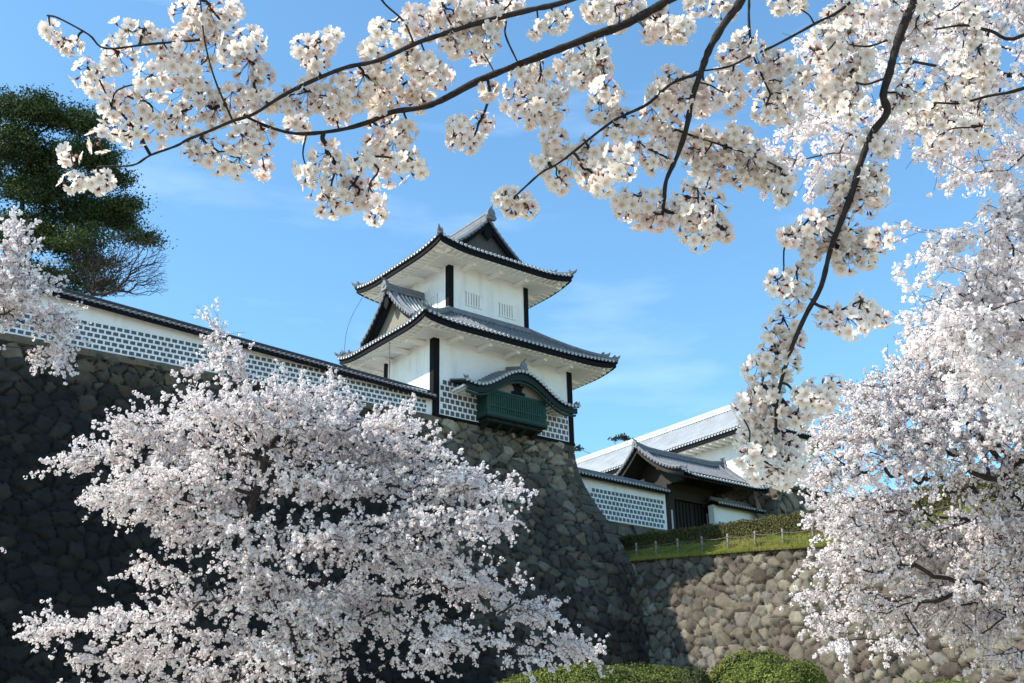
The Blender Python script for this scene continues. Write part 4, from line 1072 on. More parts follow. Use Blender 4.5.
# ------------------------------------------------------------------ evergreens behind the walls
def leafy(name, label, base, trunk, blobs, depth, nleaf, lr_, seed, cols, cat='tree', spread=.28, bal=.3, crown=True, tip=.012, rmax=.35):
    rng = np.random.default_rng(seed)
    t = thing(name, label, cat, base, None, castle=False)
    pts = blob_points(blobs, rng, depth); tr = smooth_path(trunk, 4)
    N, par = grow(tr, [-1] + list(range(len(tr) - 1)), pts, bal); R, cnt = pipe_radii(N, par, tip, .45, rmax)
    branch_mesh('trunk', N, par, R, M['bark'] if crown else M['twig'], t, 5, wob=.06)
    if crown:
        n = len(pts); ci = rng.integers(0, n, nleaf)
        C = pts[ci] + rng.normal(0, spread, (nleaf, 3)) * np.array([1.15, 1.15, .38])
        nn = rand_dirs(nleaf, rng) + np.array([0, 0, .6]); nn /= np.linalg.norm(nn, axis=1, keepdims=True)
        v_, l_, s_ = polys(C, nn, lr_ * rng.uniform(.6, 1.3, nleaf), 4, rng, asp=rng.uniform(.35, .6, nleaf))
        pal = np.array(cols); tone = pal[rng.integers(0, len(pal), n)][ci] * rng.uniform(.75, 1.3, (nleaf, 1))
        np_mesh('crown', v_, l_, s_, M['leaf'], t, np.repeat(tone, 4, axis=0))
    return t
d4 = 62.0
EV = [(40, 160, 50, 26, 60), (60, 220, 50, 22, 50), (0, 110, 30, 26, 40), (92, 262, 28, 12, 26), (25, 272, 40, 18, 44), (120, 222, 20, 14, 18), (45, 292, 40, 12, 36), (95, 282, 26, 10, 22), (10, 300, 30, 14, 26), (35, 108, 30, 18, 60), (78, 122, 32, 16, 60), (15, 145, 34, 26, 80), (85, 155, 34, 20, 70), (112, 176, 16, 16, 28), (45, 190, 50, 22, 100), (104, 212, 30, 20, 56), (142, 238, 16, 7, 16), (20, 232, 36, 26, 70), (70, 240, 44, 20, 60), (-40, 170, 44, 60, 90), (-50, 260, 40, 40, 40), (130, 205, 14, 10, 14), (60, 275, 30, 14, 14)]
bx_ = at(5, 420, d4); bx_[2] = 18.9
leafy('evergreen_tree', 'big dark evergreen tree behind the left end of the white wall', tuple(bx_), [bx_, at(8, 300, d4), at(20, 220, d4), at(28, 150, d4)], [(a, b, c, d * .8, n, RNG.uniform(-1.5, 1.5)) for a, b, c, d, n in EV], d4, 120000, .085, 201,
      [(.028, .052, .016), (.045, .075, .02), (.065, .09, .024), (.02, .04, .016)], spread=.34)
d5 = 58.0
BT = [(152, 238, 16, 16, 120), (125, 245, 24, 20, 160), (150, 275, 20, 18, 160), (100, 262, 40, 22, 520), (138, 265, 30, 22, 520), (158, 285, 14, 12, 130), (120, 288, 40, 12, 200), (160, 258, 10, 16, 90), (80, 270, 26, 12, 100)]
bx_ = at(85, 380, d5); bx_[2] = 18.9
leafy('bare_tree', 'leafless twiggy tree showing above the white wall beside the evergreen', tuple(bx_), [bx_, at(85, 330, d5), at(88, 300, d5)], BT, d5, 0, .1, 202, [], crown=False, tip=.0062, rmax=.09, bal=.5)
d6 = 105.0
PT = [(622, 437, 4, 1.5, 6), (616, 439, 3, 1.5, 4), (627, 439, 3, 1.5, 4), (579, 448, 4, 2, 6)]
bx_ = at(598, 520, d6); bx_[2] = 16.5
leafy('pine_tree', 'distant dark pine tip just above the pale gatehouse ridge', tuple(bx_), [bx_, at(610, 480, d6), at(617, 450, d6)], PT, d6, 380, .13, 203, [(.02, .032, .014), (.03, .042, .016)], spread=.2)

# ------------------------------------------------------------------ clipped azaleas, hedge, grass, fence
def mound(label, px, py, d, rx, ry_, rz_, seed, cols, n=9000, lf=.035):
    rng = np.random.default_rng(seed)
    c = at(px, py, d); z0 = float(gz(c[0], c[1])) - .1; H = c[2] - z0
    t = thing('azalea_bush', label, 'bush', (c[0], c[1], z0), 'clipped azaleas at the foot of the walls', castle=False)
    def surf(th, ph, k=1.0):
        bump = 1 + .07 * np.sin(3 * th + seed) * np.sin(2.3 * ph + 1) + .05 * np.sin(7 * th + 2 * seed) * np.cos(5 * ph) + .03 * np.sin(13 * th) * np.cos(9 * ph + seed)
        sp = np.sin(ph) ** .8
        return np.stack([c[0] + rx * sp * np.cos(th) * bump * k, c[1] + ry_ * sp * np.sin(th) * bump * k, z0 + H * np.abs(np.cos(ph)) ** .75 * bump * k], -1)
    th, ph = np.meshgrid(np.linspace(0, 2 * math.pi, 41), np.linspace(.02, math.pi / 2, 14))
    P = surf(th, ph, .95); idx = np.arange(P.shape[0] * P.shape[1]).reshape(P.shape[:2])
    q = np.stack([idx[:-1, :-1], idx[1:, :-1], idx[1:, 1:], idx[:-1, 1:]], -1).reshape(-1, 4)
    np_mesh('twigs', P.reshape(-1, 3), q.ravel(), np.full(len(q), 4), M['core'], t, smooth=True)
    th, ph = rng.uniform(0, 2 * math.pi, n), np.arccos(rng.uniform(0, 1, n))
    p = surf(th, ph, 1.0) + rng.normal(0, .028, (n, 3)); nn = np.stack([np.cos(th) * np.sin(ph), np.sin(th) * np.sin(ph), np.cos(ph)], -1) + rng.normal(0, .55, (n, 3)); nn /= np.linalg.norm(nn, axis=1, keepdims=True)
    v_, l_, s_ = polys(p, nn, lf * rng.uniform(.6, 1.3, n), 4, rng, asp=rng.uniform(.4, .65, n))
    pal = np.array(cols); patch = np.clip(.5 + .5 * np.sin(4 * th + seed) * np.sin(5 * ph + seed), 0, 1)
    cc = pal[rng.integers(0, len(pal), n)] * rng.uniform(.7, 1.3, (n, 1)) * (.8 + .4 * patch)[:, None]
    np_mesh('leaves', v_, l_, s_, M['leaf'], t, np.repeat(cc, 4, axis=0))
GRN = [(.14, .175, .028), (.17, .20, .032), (.10, .14, .022), (.19, .20, .045)]
mound('long low azalea mound in front of the dark rampart foot', 600, 667, 45, 4.6, 1.7, 0, 1, GRN, 20000, .05)
mound('rounded azalea mound behind the front one below the retaining wall', 752, 654, 46.5, 1.95, 1.4, 0, 2, GRN, 10000, .05)
mound('broad bright azalea mound standing foremost below the retaining wall', 775, 663, 43, 2.05, 1.5, 0, 3, GRN, 12000, .05)
mound('small dark azalea between the long mound and the round ones', 693, 669, 43.5, .75, .7, 0, 4, [(.06, .085, .02), (.08, .095, .028)], 4000, .04)
mound('azalea mound half hidden under the pink cherry at right', 935, 683, 41, 2.0, 1.3, 0, 5, GRN, 7000, .06)

hd = MB(); Bs = np.linspace(3.0, -26, 60); A0, A1 = 13.0, 13.9
def hz(b): return float(tz(13.2, b))
def htop(b): return np.interp(b, [-26, -13, -6, 0, 3], [-5.95, -5.68, -5.1, -4.5, -4.4])
hedge = thing('hedge', 'long clipped brownish green hedge above the rope fence', 'hedge', (13.4, -8, hz(-8)))
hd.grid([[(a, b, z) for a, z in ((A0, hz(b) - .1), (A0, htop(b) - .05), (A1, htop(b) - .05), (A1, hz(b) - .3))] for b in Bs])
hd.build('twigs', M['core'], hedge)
rng = np.random.default_rng(31)
def castle_leaves(name, P, nn, r, cols, parent, k=4, asp=(.4, .65), rng=rng):
    W3 = K + P[:, :1] * U + P[:, 1:2] * V + P[:, 2:3] * np.array([0, 0, 1.0])
    v_, l_, s_ = polys(P, nn, r, k, rng, asp=rng.uniform(*asp, len(P)))
    return np_mesh(name, v_, l_, s_, M['leaf'], parent, np.repeat(cols, k, axis=0))
n = 40000
b = rng.uniform(-26, 3, n); side_ = rng.uniform(0, 1, n) < .62; f = rng.uniform(0, 1, n)
zt2 = htop(b) + .04 * np.sin(b * 3.1) + .03 * np.sin(b * 7.7); zb2 = tz(13.2, b) - .05
P = np.stack([np.where(side_, A0 - .02, A0 + f * .95), b, np.where(side_, zb2 + (zt2 - zb2) * f, zt2)], -1) + rng.normal(0, .035, (n, 3))
nn = np.where(side_[:, None], np.array([-1., 0, .2]), np.array([-.1, 0, 1.])) + rng.normal(0, .6, (n, 3)); nn /= np.linalg.norm(nn, axis=1, keepdims=True)
cc = np.array([(.095, .095, .024), (.11, .10, .032), (.08, .09, .02), (.115, .088, .036)])[rng.integers(0, 4, n)] * rng.uniform(.65, 1.3, (n, 1))
castle_leaves('leaves', P, nn, .05 * rng.uniform(.6, 1.3, n), cc, hedge)
n = 60000
a = UW - .2 + 2.0 * rng.uniform(0, 1, n) ** 1.3; b = rng.uniform(-24, 1, n)
P = np.stack([a, b, tz(np.maximum(a, UW), b) - .02], -1)
h_ = rng.uniform(.05, .17, n) * (1 + 1.1 * np.clip(np.sin(b * 2.1) * np.sin(b * 5.3 + a * 3), 0, 1)); lean = rng.normal(0, .35, (n, 2))
tip_ = P + np.stack([lean[:, 0] * h_ - .03, lean[:, 1] * h_, h_], -1); sd = rng.normal(0, 1, (n, 2)); sd /= np.linalg.norm(sd, axis=1, keepdims=True); sd3 = np.concatenate([sd, np.zeros((n, 1))], 1) * .012
vv = np.stack([P - sd3, P + sd3, tip_], 1).reshape(-1, 3)
W3 = K + vv[:, :1] * U + vv[:, 1:2] * V + vv[:, 2:3] * np.array([0, 0, 1.0])
patchy = np.sin(b * 1.3) * np.sin(b * .47 + a * 2) * .5 + .5
cc = (np.array([.23, .27, .04]) * (1 - patchy)[:, None] + np.array([.33, .29, .08]) * patchy[:, None]) * rng.uniform(.7, 1.3, (n, 1))
g = np_mesh('grass', W3, np.arange(3 * n), np.full(n, 3), M['leaf'], None, np.repeat(cc, 3, axis=0), origin=(0, 0, 0))
tag(g, 'yellow green grass along the top of the retaining wall', 'grass', kind='stuff')
fn = thing('rope_fence', 'low fence of pale wooden posts and two ropes along the grassy edge', 'fence', (11.8, -6, float(tz(11.8, -6))))
fb = []
pb_ = [.2, -1.5, -2.95, -4.5, -6.15, -7.85, -9.55, -11.2, -12.9, -14.7, -16.5, -18.4, -20.3]
for b in pb_:
    mb = MB(); z = float(tz(11.9, b)); tl = random.uniform(-.03, .03)
    mb.tube([(11.9, b, z - .15), (11.9 + tl, b + tl, z + .74), (11.9 + tl, b + tl, z + .78)], [.062, .056, .04], 7); mb.build('post', M['post'], fn, smooth=True)
    fb.append((11.9 + tl, b + tl, z))
for hh in (.32, .62):
    mb = MB()
    for p, q in zip(fb[:-1], fb[1:]):
        mb.tube([(p[0] + (q[0] - p[0]) * t - .06, p[1] + (q[1] - p[1]) * t, p[2] + (q[2] - p[2]) * t + hh - .07 * math.sin(math.pi * t)) for t in np.linspace(0, 1, 6)], .018, 5)
    mb.build('rope', M['rope'], fn)

# ------------------------------------------------------------------ the overhanging cherry in front
exec_foreground = True
DF = 3.0
fg_base = np.array([5.6, -1.5, 0.0])
fg = thing('cherry_tree', 'overhanging cherry tree with dark boughs and large near blossoms across the sky', 'tree', tuple(fg_base), 'cherry trees in full bloom', castle=False)
frng = np.random.default_rng(77)
def bough(name, pts, depth, w0, w1, mat_=None):
    """pts in view pixels at given depth(s); w in pixels"""
    w0, w1 = w0 * .78, w1 * .85; pts = [(x + frng.normal(0, 1.0), y + frng.normal(0, 1.0)) for x, y in pts]
    n = len(pts); dd = depth if hasattr(depth, '__len__') else [depth] * n
    P = smooth_path([at(x, y, d) for (x, y), d in zip(pts, dd)], 5); m = len(P)
    r = [(w0 + (w1 - w0) * i / (m - 1)) / 2 / FPX * DF * frng.uniform(.86, 1.16) for i in range(m)]
    mb = MB(); mb.tube(P, r, 9); mb.build(name, M['boughbark'], fg, smooth=True)
    return [np.array(p) for p in P], r
SK, SKR = [], []
def addsk(res):
    SK.extend(res[0]); SKR.extend(res[1])
lim = [at(700, -75, 3.0), at(800, -110, 3.05), at(950, -140, 3.15), at(1180, -160, 3.3), at(1420, -60, 3.5)]
mb = MB(); P = smooth_path([fg_base + np.array([0, 0, -.1]), fg_base + np.array([0.02, .05, 1.2]), fg_base + np.array([-.2, .3, 2.5]), fg_base + np.array([-1.1, 1.4, 4.1]), lim[3], lim[2], lim[1], lim[0]], 5)
mb.tube(P, list(np.interp(np.linspace(0, 1, len(P)), [0, .1, .45, .7, 1], [.21, .16, .11, .045, .016])), 10); mb.build('trunk', M['boughbark'], fg, smooth=True)
addsk(bough('bough', [(790, -106), (735, -40), (668, 0), (628, 22), (600, 35), (560, 47), (520, 63), (480, 82), (440, 101), (420, 107), (395, 113), (370, 123), (340, 130), (300, 134), (270, 126), (242, 116)], 3.0, 13, 3.0))
addsk(bough('bough', [(700, -75), (640, -30), (567, 0), (530, 11), (480, 22), (440, 34), (415, 44), (378, 60), (343, 69), (306, 84), (282, 98), (255, 114), (232, 121), (208, 133), (188, 139), (175, 146), (151, 155), (131, 165), (100, 166)], 2.9, 7.5, 2.0))
addsk(bough('bough', [(800, -110), (765, -50), (741, 0), (726, 22), (712, 48), (700, 72), (693, 98), (686, 128), (676, 155), (666, 178), (662, 202), (662, 222)], 2.95, 12, 3.5))
addsk(bough('bough', [(698, 73), (673, 84), (646, 104), (619, 119), (599, 130), (582, 145), (558, 162), (542, 172), (525, 188), (517, 196)], 2.9, 4.2, 2.0))
addsk(bough('bough', [(930, -135), (890, -50), (847, 2), (814, 24), (774, 46), (752, 55), (727, 66), (698, 73)], 3.0, 4.5, 2.2))
addsk(bough('bough', [(760, -90), (750, -30), (747, 0), (747, 22), (752, 48), (760, 72), (769, 95)], 3.05, 4.5, 2.0))
addsk(bough('bough', [(676, 128), (690, 135), (719, 143), (756, 157), (778, 168)], 3.0, 3.0, 1.8))
addsk(bough('bough', [(985, -145), (940, -60), (917, 0), (906, 22), (895, 48), (890, 73), (884, 95), (886, 113), (873, 135), (862, 161), (851, 194), (840, 227), (831, 250), (820, 285), (808, 312), (797, 337), (784, 370), (777, 400), (776, 421), (775, 434)], 2.9, 12, 3.5))
addsk(bough('bough', [(888, 40), (865, 46), (835, 42)], 2.85, 3, 1.8)); addsk(bough('bough', [(884, 78), (865, 84), (850, 80)], 2.85, 3, 1.8))
addsk(bough('bough', [(1180, -160), (1120, -40), (1024, 33), (990, 30), (968, 26), (935, 30)], 3.1, 7, 2.2)); addsk(bough('bough', [(1140, -20), (1090, 60), (1024, 88), (990, 98), (961, 103), (935, 104)], 3.1, 6, 2.2))
addsk(bough('bough', [(415, 44), (403, 22), (382, 0), (372, -30)], 2.9, 2.4, 2.8)); addsk(bough('bough', [(454, 28), (446, 12), (442, 0), (440, -30)], 2.9, 2.2, 2.4)); addsk(bough('bough', [(517, 64), (505, 36), (503, 20), (496, 0), (490, -30)], 2.95, 2.2, 2.6)); addsk(bough('bough', [(232, 121), (215, 80), (205, 40), (200, 0)], 2.92, 2.6, 1.6))
addsk(bough('bough', [(200, 40), (150, 45), (105, 48), (88, 34), (60, 18), (48, 15)], 2.92, 3, 2)); 
# clusters of flowers: crop offset, crop scale, list of (x, y, r)
CL = []
def cl(ox, oy, s, lst, dd=0.0):
    for x, y, r in lst: CL.append((ox + x / s, oy + y / s, r / s, dd))
cl(40, 0, 2.97, [(30, 95, 30), (70, 125, 26), (95, 140, 22), (260, 110, 55), (310, 95, 25), (230, 170, 50), (140, 215, 45), (170, 250, 50), (300, 160, 50), (360, 130, 50), (390, 200, 55), (430, 40, 50), (500, 30, 55), (560, 30, 40), (470, 80, 55), (540, 90, 60), (440, 130, 55), (520, 150, 60), (580, 150, 50), (630, 120, 50), (560, 215, 55), (620, 200, 50), (660, 225, 36), (470, 220, 50), (330, 240, 50), (250, 300, 55), (310, 320, 60), (230, 370, 50), (280, 400, 46), (350, 380, 55), (430, 280, 55), (480, 310, 60), (420, 350, 50), (520, 340, 50), (210, 330, 40), (570, 290, 50), (640, 290, 45), (600, 340, 45), (680, 300, 36),
   (480, 430, 50), (530, 470, 56), (590, 485, 52), (640, 440, 50), (660, 400, 45), (600, 420, 50), (665, 508, 26), (450, 455, 30), (90, 460, 30), (176, 418, 32), (100, 540, 35), (180, 540, 40), (140, 500, 30),
   (790, 150, 42), (840, 130, 38), (870, 110, 15), (820, 200, 40), (740, 300, 50), (790, 290, 50), (850, 300, 50), (880, 330, 45), (760, 380, 45), (840, 380, 50), (930, 200, 42), (960, 240, 50), (990, 150, 40), (900, 250, 40), (930, 300, 40), (1000, 290, 40), (800, 440, 50), (850, 470, 50), (790, 510, 42), (830, 550, 52), (880, 520, 55), (860, 610, 46), (900, 600, 40), (930, 560, 40), (960, 480, 40), (980, 560, 35), (1000, 630, 22), (960, 600, 30)])
cl(370, 0, 2.97, [(30, 90, 30), (100, 100, 50), (140, 60, 50), (180, 80, 50), (250, 60, 56), (310, 60, 56), (360, 50, 46), (290, 110, 56), (350, 110, 46), (330, 160, 40), (250, 130, 50), (220, 30, 40), (300, 20, 50), (380, 20, 40), (430, 15, 30), (130, 190, 50), (180, 210, 50), (210, 230, 40), (110, 170, 40), (40, 220, 45), (60, 280, 50), (20, 260, 50), (110, 260, 45), (150, 270, 40), (100, 320, 45), (140, 300, 36), (30, 330, 40), (60, 380, 45), (110, 390, 35), (20, 400, 45), (70, 440, 52), (20, 460, 50), (110, 480, 46), (60, 510, 46), (140, 500, 26), (20, 600, 25), (15, 640, 20),
   (265, 380, 36), (330, 370, 38), (300, 425, 36), (255, 415, 32), (335, 410, 34), (500, 90, 30), (550, 70, 28), (570, 40, 14), (450, 230, 46), (510, 230, 50), (430, 300, 50), (490, 310, 56), (540, 320, 46), (470, 345, 36), (530, 345, 36), (355, 270, 24), (480, 270, 50), (560, 280, 34),
   (590, 200, 45), (640, 170, 40), (680, 160, 35), (620, 230, 32), (690, 200, 35), (660, 210, 40), (680, 20, 46), (730, 30, 46), (660, 30, 36), (740, 70, 25), (780, 20, 36), (850, 70, 45), (890, 90, 46), (930, 90, 36), (870, 50, 40), (830, 95, 28),
   (700, 270, 45), (740, 250, 42), (690, 320, 45), (720, 300, 40), (890, 240, 46), (940, 260, 46), (990, 280, 40), (870, 280, 42), (920, 310, 46), (850, 290, 30), (730, 390, 40), (760, 360, 40), (840, 340, 50), (870, 380, 50), (820, 400, 50), (880, 420, 40), (800, 440, 50), (850, 470, 46), (910, 400, 40),
   (520, 430, 36), (550, 420, 42), (520, 480, 36), (560, 540, 40), (600, 480, 50), (650, 460, 56), (690, 480, 56), (650, 520, 50), (690, 545, 42), (740, 460, 45), (750, 500, 40), (620, 540, 32), (400, 590, 32), (440, 600, 36), (420, 620, 26), (470, 622, 22),
   (780, 590, 40), (760, 620, 42), (800, 640, 45), (840, 600, 40), (940, 600, 45), (980, 620, 46), (920, 650, 45), (850, 650, 40), (960, 450, 30), (990, 480, 30), (985, 400, 25)])
cl(690, 0, 2.7305, [(20, 10, 36), (90, 20, 40), (250, 10, 36), (290, 12, 28), (110, 150, 36), (150, 110, 34), (180, 150, 42), (220, 190, 46), (250, 170, 40), (200, 230, 45), (250, 240, 50), (280, 270, 36), (210, 300, 46), (260, 300, 46), (310, 210, 14), (40, 280, 40), (90, 230, 46), (110, 270, 40), (60, 240, 40), (120, 220, 25),
   (20, 420, 50), (60, 400, 46), (100, 420, 52), (150, 400, 46), (120, 370, 42), (170, 440, 46), (200, 470, 46), (100, 460, 50), (60, 470, 50), (40, 440, 50), (230, 480, 40), (260, 490, 28), (150, 480, 42), (250, 535, 22), (20, 530, 50), (60, 560, 46), (30, 590, 52), (70, 620, 40), (20, 640, 46), (95, 635, 24), (40, 500, 40),
   (340, 90, 42), (370, 110, 50), (400, 140, 45), (340, 150, 36), (430, 90, 50), (480, 60, 56), (450, 20, 50), (520, 30, 56), (560, 20, 46), (380, 60, 36), (420, 30, 40), (390, 220, 46), (430, 240, 52), (410, 270, 50), (440, 300, 46), (380, 260, 42), (450, 200, 45), (470, 170, 40), (500, 390, 42), (560, 380, 46), (530, 400, 36), (580, 350, 42),
   (620, 90, 60), (680, 60, 56), (650, 140, 60), (700, 130, 66), (750, 100, 56), (780, 60, 56), (740, 30, 56), (680, 200, 60), (620, 200, 50), (600, 250, 50), (740, 180, 56), (790, 150, 56), (800, 200, 46), (640, 260, 55), (700, 250, 60), (760, 240, 56), (650, 320, 52), (700, 350, 56), (750, 365, 46), (800, 360, 46), (680, 385, 40), (620, 310, 40), (580, 280, 40), (730, 300, 50), (790, 310, 46), (830, 375, 34), (640, 30, 50), (560, 200, 40),
   (400, 520, 42), (440, 480, 42), (420, 550, 32), (480, 490, 46), (510, 530, 36), (480, 560, 38), (500, 480, 40), (290, 640, 32), (330, 610, 42), (370, 610, 40), (340, 650, 40), (400, 600, 40), (440, 640, 36), (480, 660, 42), (520, 650, 36), (390, 660, 30), (270, 650, 22)])
cl(700, 240, 1.543, [(130, 30, 26), (150, 60, 26), (165, 20, 23), (120, 70, 21), (150, 90, 26), (175, 80, 22), (230, 30, 26), (260, 22, 24), (250, 42, 18), (215, 20, 22), (200, 120, 22), (230, 130, 26), (262, 115, 22), (250, 100, 20), (280, 122, 13), (130, 130, 26), (115, 150, 22), (145, 155, 22), (110, 180, 24), (130, 190, 26), (90, 200, 26), (75, 220, 23), (100, 235, 27), (80, 250, 25), (110, 260, 28), (65, 255, 16), (75, 275, 18), (160, 240, 18), (185, 235, 22), (205, 225, 17), (170, 255, 22), (190, 248, 17), (150, 275, 22), (80, 310, 26), (75, 335, 22), (100, 330, 28), (90, 355, 25), (125, 340, 27), (120, 360, 24), (145, 350, 22), (140, 320, 22), (110, 300, 24)])

def flower_template(open_):
    """five notched petals, a small centre, stamens, calyx; unit = petal length 1, axis +Z; returns verts, polys, mats, colour keys"""
    v_, p_, m_, k_ = [], [], [], []
    el = math.radians(open_)
    for i in range(5):
        t = 2 * math.pi * i / 5
        def P(r, w, lift=0.0):
            e = el * (1 - .45 * r); x = r * math.cos(e); z = r * math.sin(e) + lift
            ca, sa = math.cos(t), math.sin(t); return (x * ca - w * sa, x * sa + w * ca, z)
        b = len(v_)
        v_ += [P(.06, -.05), P(.06, .05), P(.48, -.33, .06), P(.48, 0, -.03), P(.48, .33, .06), P(.85, -.34, .10), P(.85, .34, .10), P(1.0, -.14, .05), P(.90, 0, .0), P(1.0, .14, .05)]
        k_ += [2, 2, 1, 1, 1, 0, 0, 0, 0, 0]
        for f in ((0, 3, 2), (0, 1, 3), (1, 4, 3), (2, 3, 8, 5), (5, 8, 7), (3, 4, 6, 8), (8, 6, 9)): p_.append([b + j for j in f]); m_.append(0)
    # stamens with pale anthers
    for i in range(7):
        t = 2 * math.pi * i / 7 + .3; b = len(v_); r, h = .22, .42
        c, s = math.cos(t), math.sin(t)
        v_ += [(.02 * -s, .02 * c, .05), (.02 * s, -.02 * c, .05), (r * c + .015 * s, r * s - .015 * c, h), (r * c - .015 * s, r * s + .015 * c, h)]; k_ += [3] * 4; p_.append([b, b + 1, b + 2, b + 3]); m_.append(0)
        b = len(v_); v_ += [(r * c + .06, r * s, h), (r * c - .03, r * s + .05, h + .02), (r * c - .03, r * s - .05, h + .02), (r * c, r * s, h + .09)]; k_ += [4] * 4
        for f in ((0, 1, 3), (1, 2, 3), (2, 0, 3), (0, 2, 1)): p_.append([b + j for j in f]); m_.append(0)
    # calyx tube with sepals
    b = len(v_); n = 5
    for r, z in ((.13, .03), (.12, -.2), (.05, -.42)):
        for i in range(n): v_.append((r * math.cos(2 * math.pi * i / n), r * math.sin(2 * math.pi * i / n), z)); k_.append(5)
    for j in (0, 1):
        for i in range(n): p_.append([b + j * n + i, b + j * n + (i + 1) % n, b + (j + 1) * n + (i + 1) % n, b + (j + 1) * n + i]); m_.append(0)
    for i in range(5):
        t = 2 * math.pi * (i + .5) / 5; c, s = math.cos(t), math.sin(t); b = len(v_)
        v_ += [(.1 * c - .07 * s, .1 * s + .07 * c, .0), (.1 * c + .07 * s, .1 * s - .07 * c, .0), (.36 * c, .36 * s, -.05)]; k_ += [5] * 3; p_.append([b, b + 1, b + 2]); m_.append(0)
    return np.array(v_), p_, np.array(k_)
TEMPL = [flower_template(o) for o in (14, 28, 46)]
KEYC = np.array([(.90, .85, .785), (.885, .815, .745), (.74, .56, .46), (.80, .74, .58), (.62, .50, .16), (.20, .05, .035)])
def bud_template():
    v_, p_, k_ = [], [], []; n = 6
    for r, z in ((.05, -.4), (.14, -.15), (.16, .05), (.27, .35), (.2, .62), (.03, .74)):
        for i in range(n): v_.append((r * math.cos(2 * math.pi * i / n), r * math.sin(2 * math.pi * i / n), z)); k_.append(5 if z < .1 else 6)
    for j in range(5):
        for i in range(n): p_.append([j * n + i, j * n + (i + 1) % n, (j + 1) * n + (i + 1) % n, (j + 1) * n + i])
    return np.array(v_), p_, np.array(k_)
TEMPL.append(bud_template())
KEYC = np.vstack([KEYC, [(.74, .42, .44)]])
class Acc:
    def __init__(s): s.v, s.l, s.s, s.c, s.n = [], [], [], [], 0
    def add(s, v, polys_, c):
        for p in polys_: s.l.extend([s.n + j for j in p]); s.s.append(len(p))
        s.v.append(v); s.c.append(c); s.n += len(v)
    def build(s, name, parent): return np_mesh(name, np.concatenate(s.v), s.l, s.s, M['petal'], parent, np.clip(np.concatenate(s.c), 0, .92), smooth=True)
def put(acc, tid, pos, axis, size, tint):
    T_, p_, k_ = TEMPL[tid]
    z = axis / np.linalg.norm(axis); x = np.cross(z, frng.normal(size=3)); x /= np.linalg.norm(x); y = np.cross(z, x)
    v = pos + (T_[:, :1] * x + T_[:, 1:2] * y + T_[:, 2:3] * z) * size
    c = KEYC[k_] * tint; acc.add(v, p_, c)
def stalk(acc, p, q, r, col):
    d = q - p; x = np.cross(d, frng.normal(size=3)); x /= np.linalg.norm(x) + 1e-9; y = np.cross(d, x); y /= np.linalg.norm(y) + 1e-9
    m = (p + q) / 2 + np.array([0, 0, -.08]) * np.linalg.norm(d) + x * .004
    v = []
    for c in (p, m, q):
        for k in range(3): v.append(c + (x * math.cos(2.094 * k) + y * math.sin(2.094 * k)) * r)
    pl = [[j * 3 + k, j * 3 + (k + 1) % 3, (j + 1) * 3 + (k + 1) % 3, (j + 1) * 3 + k] for j in (0, 1) for k in range(3)]
    acc.add(np.array(v), pl, np.tile(col, (9, 1)))
# depth of each cluster follows the bough nearest to it
SKA = np.array(SK); SKp = np.array([((lambda r: r)(p)) for p in SKA])
def to_px(P):
    x, y, z = P - CAM; d = y * _c + z * _s; up = -y * _s + z * _c
    return 512 + FPX * (x * _cr - up * _sr) / d, 341.5 - FPX * (x * _sr + up * _cr) / d, d
SPX = np.array([to_px(p) for p in SKA])
nodes, todo = [], []
for (x, y, r, dd) in CL:
    j = np.argmin(np.hypot(SPX[:, 0] - x, SPX[:, 1] - y)); gap = math.hypot(SPX[j, 0] - x, SPX[j, 1] - y)
    dep = SPX[j, 2] + frng.uniform(-1, 1) * min(.22, .05 + gap / FPX * 3 * .9)
    if gap < r * 1.6: dep = SPX[j, 2] + r / FPX * dep * frng.uniform(.5, 1.5)      # blossoms sit round and beyond the wood
    if frng.uniform() < (.26 if x > 900 else .10): continue
    r *= frng.uniform(.84, 1.0)
    todo.append((at(x, y, dep), r / FPX * dep))
# twigs: join every cluster to the nearest wood already there
pts = np.array([c + np.array([0, 0, r * .45]) for c, r in todo])
N, par = grow(list(SKA), [-1] * len(SKA), pts, 0.0)
ns0 = len(SKA); cnt = np.ones(len(N))
for i in range(len(N) - 1, ns0 - 1, -1):
    if par[i] >= ns0: cnt[par[i]] += cnt[i]
TW = []
for i in range(ns0, len(N)):
    a_, b_ = N[par[i]], N[i]; l_ = np.linalg.norm(b_ - a_)
    if l_ < 1e-4: continue
    k1 = a_ + (b_ - a_) * .35 + frng.normal(0, .06, 3) * l_; k2 = a_ + (b_ - a_) * .7 + frng.normal(0, .06, 3) * l_
    TW.append((l_, smooth_path([a_, k1, k2, b_], 3), .0021 * cnt[i] ** .4))
TW.sort(key=lambda t: -t[0])
rest_tw = MB()
for k, (l_, P, r0) in enumerate(TW):
    mb = MB() if k < 100 else rest_tw
    mb.tube(P, list(np.linspace(r0 * 1.15, r0 * .85, len(P))), 5)
    if k < 100: mb.build('twig', M['boughbark'], fg, smooth=True)
rest_tw.build('twigs', M['boughbark'], fg, smooth=True)['kind'] = 'stuff'
accs = []
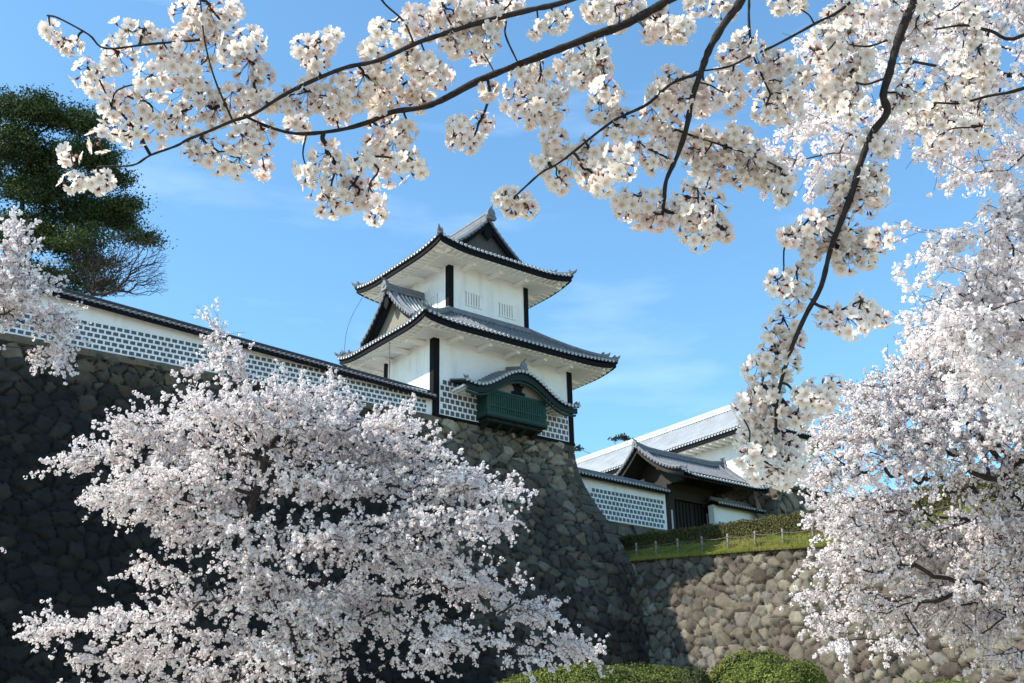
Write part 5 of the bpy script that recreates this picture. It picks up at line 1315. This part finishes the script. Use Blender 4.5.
for i, (c, r) in enumerate(todo):
    acc = Acc(); node = N[ns0:][[0]][0] if False else None
    n0 = c + np.array([0, 0, r * .45])
    nfl = int(np.clip((r / .017) ** 1.7 * 2.3 + 4, 5, 17))
    tone = frng.uniform(.94, 1.03); pink = frng.uniform(0, 1) ** 2
    gcol = np.array([.16, .15, .05]) if frng.uniform() < .6 else np.array([.22, .09, .06])
    dirs = []
    k = 0
    while len(dirs) < nfl and k < 300:
        k += 1; d = frng.normal(size=3); d[2] -= .25; d /= np.linalg.norm(d)
        if all(d @ e < .70 for e in dirs): dirs.append(d)
    for d in dirs:
        ln = max(.012, r - .010) * frng.uniform(.8, 1.12) + .006
        p = c + d * ln
        ax = d + np.array([0, 0, -.15]) + frng.normal(0, .25, 3)
        tint = np.array([1, 1 - .09 * pink * frng.uniform(.3, 1), 1 - .05 * pink]) * tone * frng.uniform(.97, 1.03)
        if frng.uniform() < .12:
            put(acc, 3, p, ax, .015 * frng.uniform(.6, 1.15), tint)
        else:
            put(acc, int(frng.choice([0, 1, 2], p=[.45, .38, .17])), p, ax, .0208 * frng.uniform(.86, 1.1), tint)
        axn = ax / np.linalg.norm(ax)
        stalk(acc, n0, p - axn * .007, .0007, gcol * frng.uniform(.8, 1.2))
    for _ in range(3):                                  # bud scales at the joint
        d = frng.normal(size=3); d /= np.linalg.norm(d); s_ = np.cross(d, frng.normal(size=3)); s_ /= np.linalg.norm(s_)
        q_ = n0 + d * .011; acc.add(np.array([n0 + s_ * .0035, n0 - s_ * .0035, q_]), [[0, 1, 2]], np.tile(np.array([.17, .13, .035]) if frng.uniform() < .6 else np.array([.14, .05, .03]), (3, 1)))
    accs.append((r, acc))
order = sorted(range(len(accs)), key=lambda i: -accs[i][0])
rest = Acc()
for k, i in enumerate(order):
    if k < 100: accs[i][1].build('blossom_cluster', fg)
    else:
        a_ = accs[i][1]; rest.l.extend([rest.n + j for j in a_.l]); rest.s.extend(a_.s); rest.v.extend(a_.v); rest.c.extend(a_.c); rest.n += a_.n
o = rest.build('blossoms', fg); o['kind'] = 'stuff'
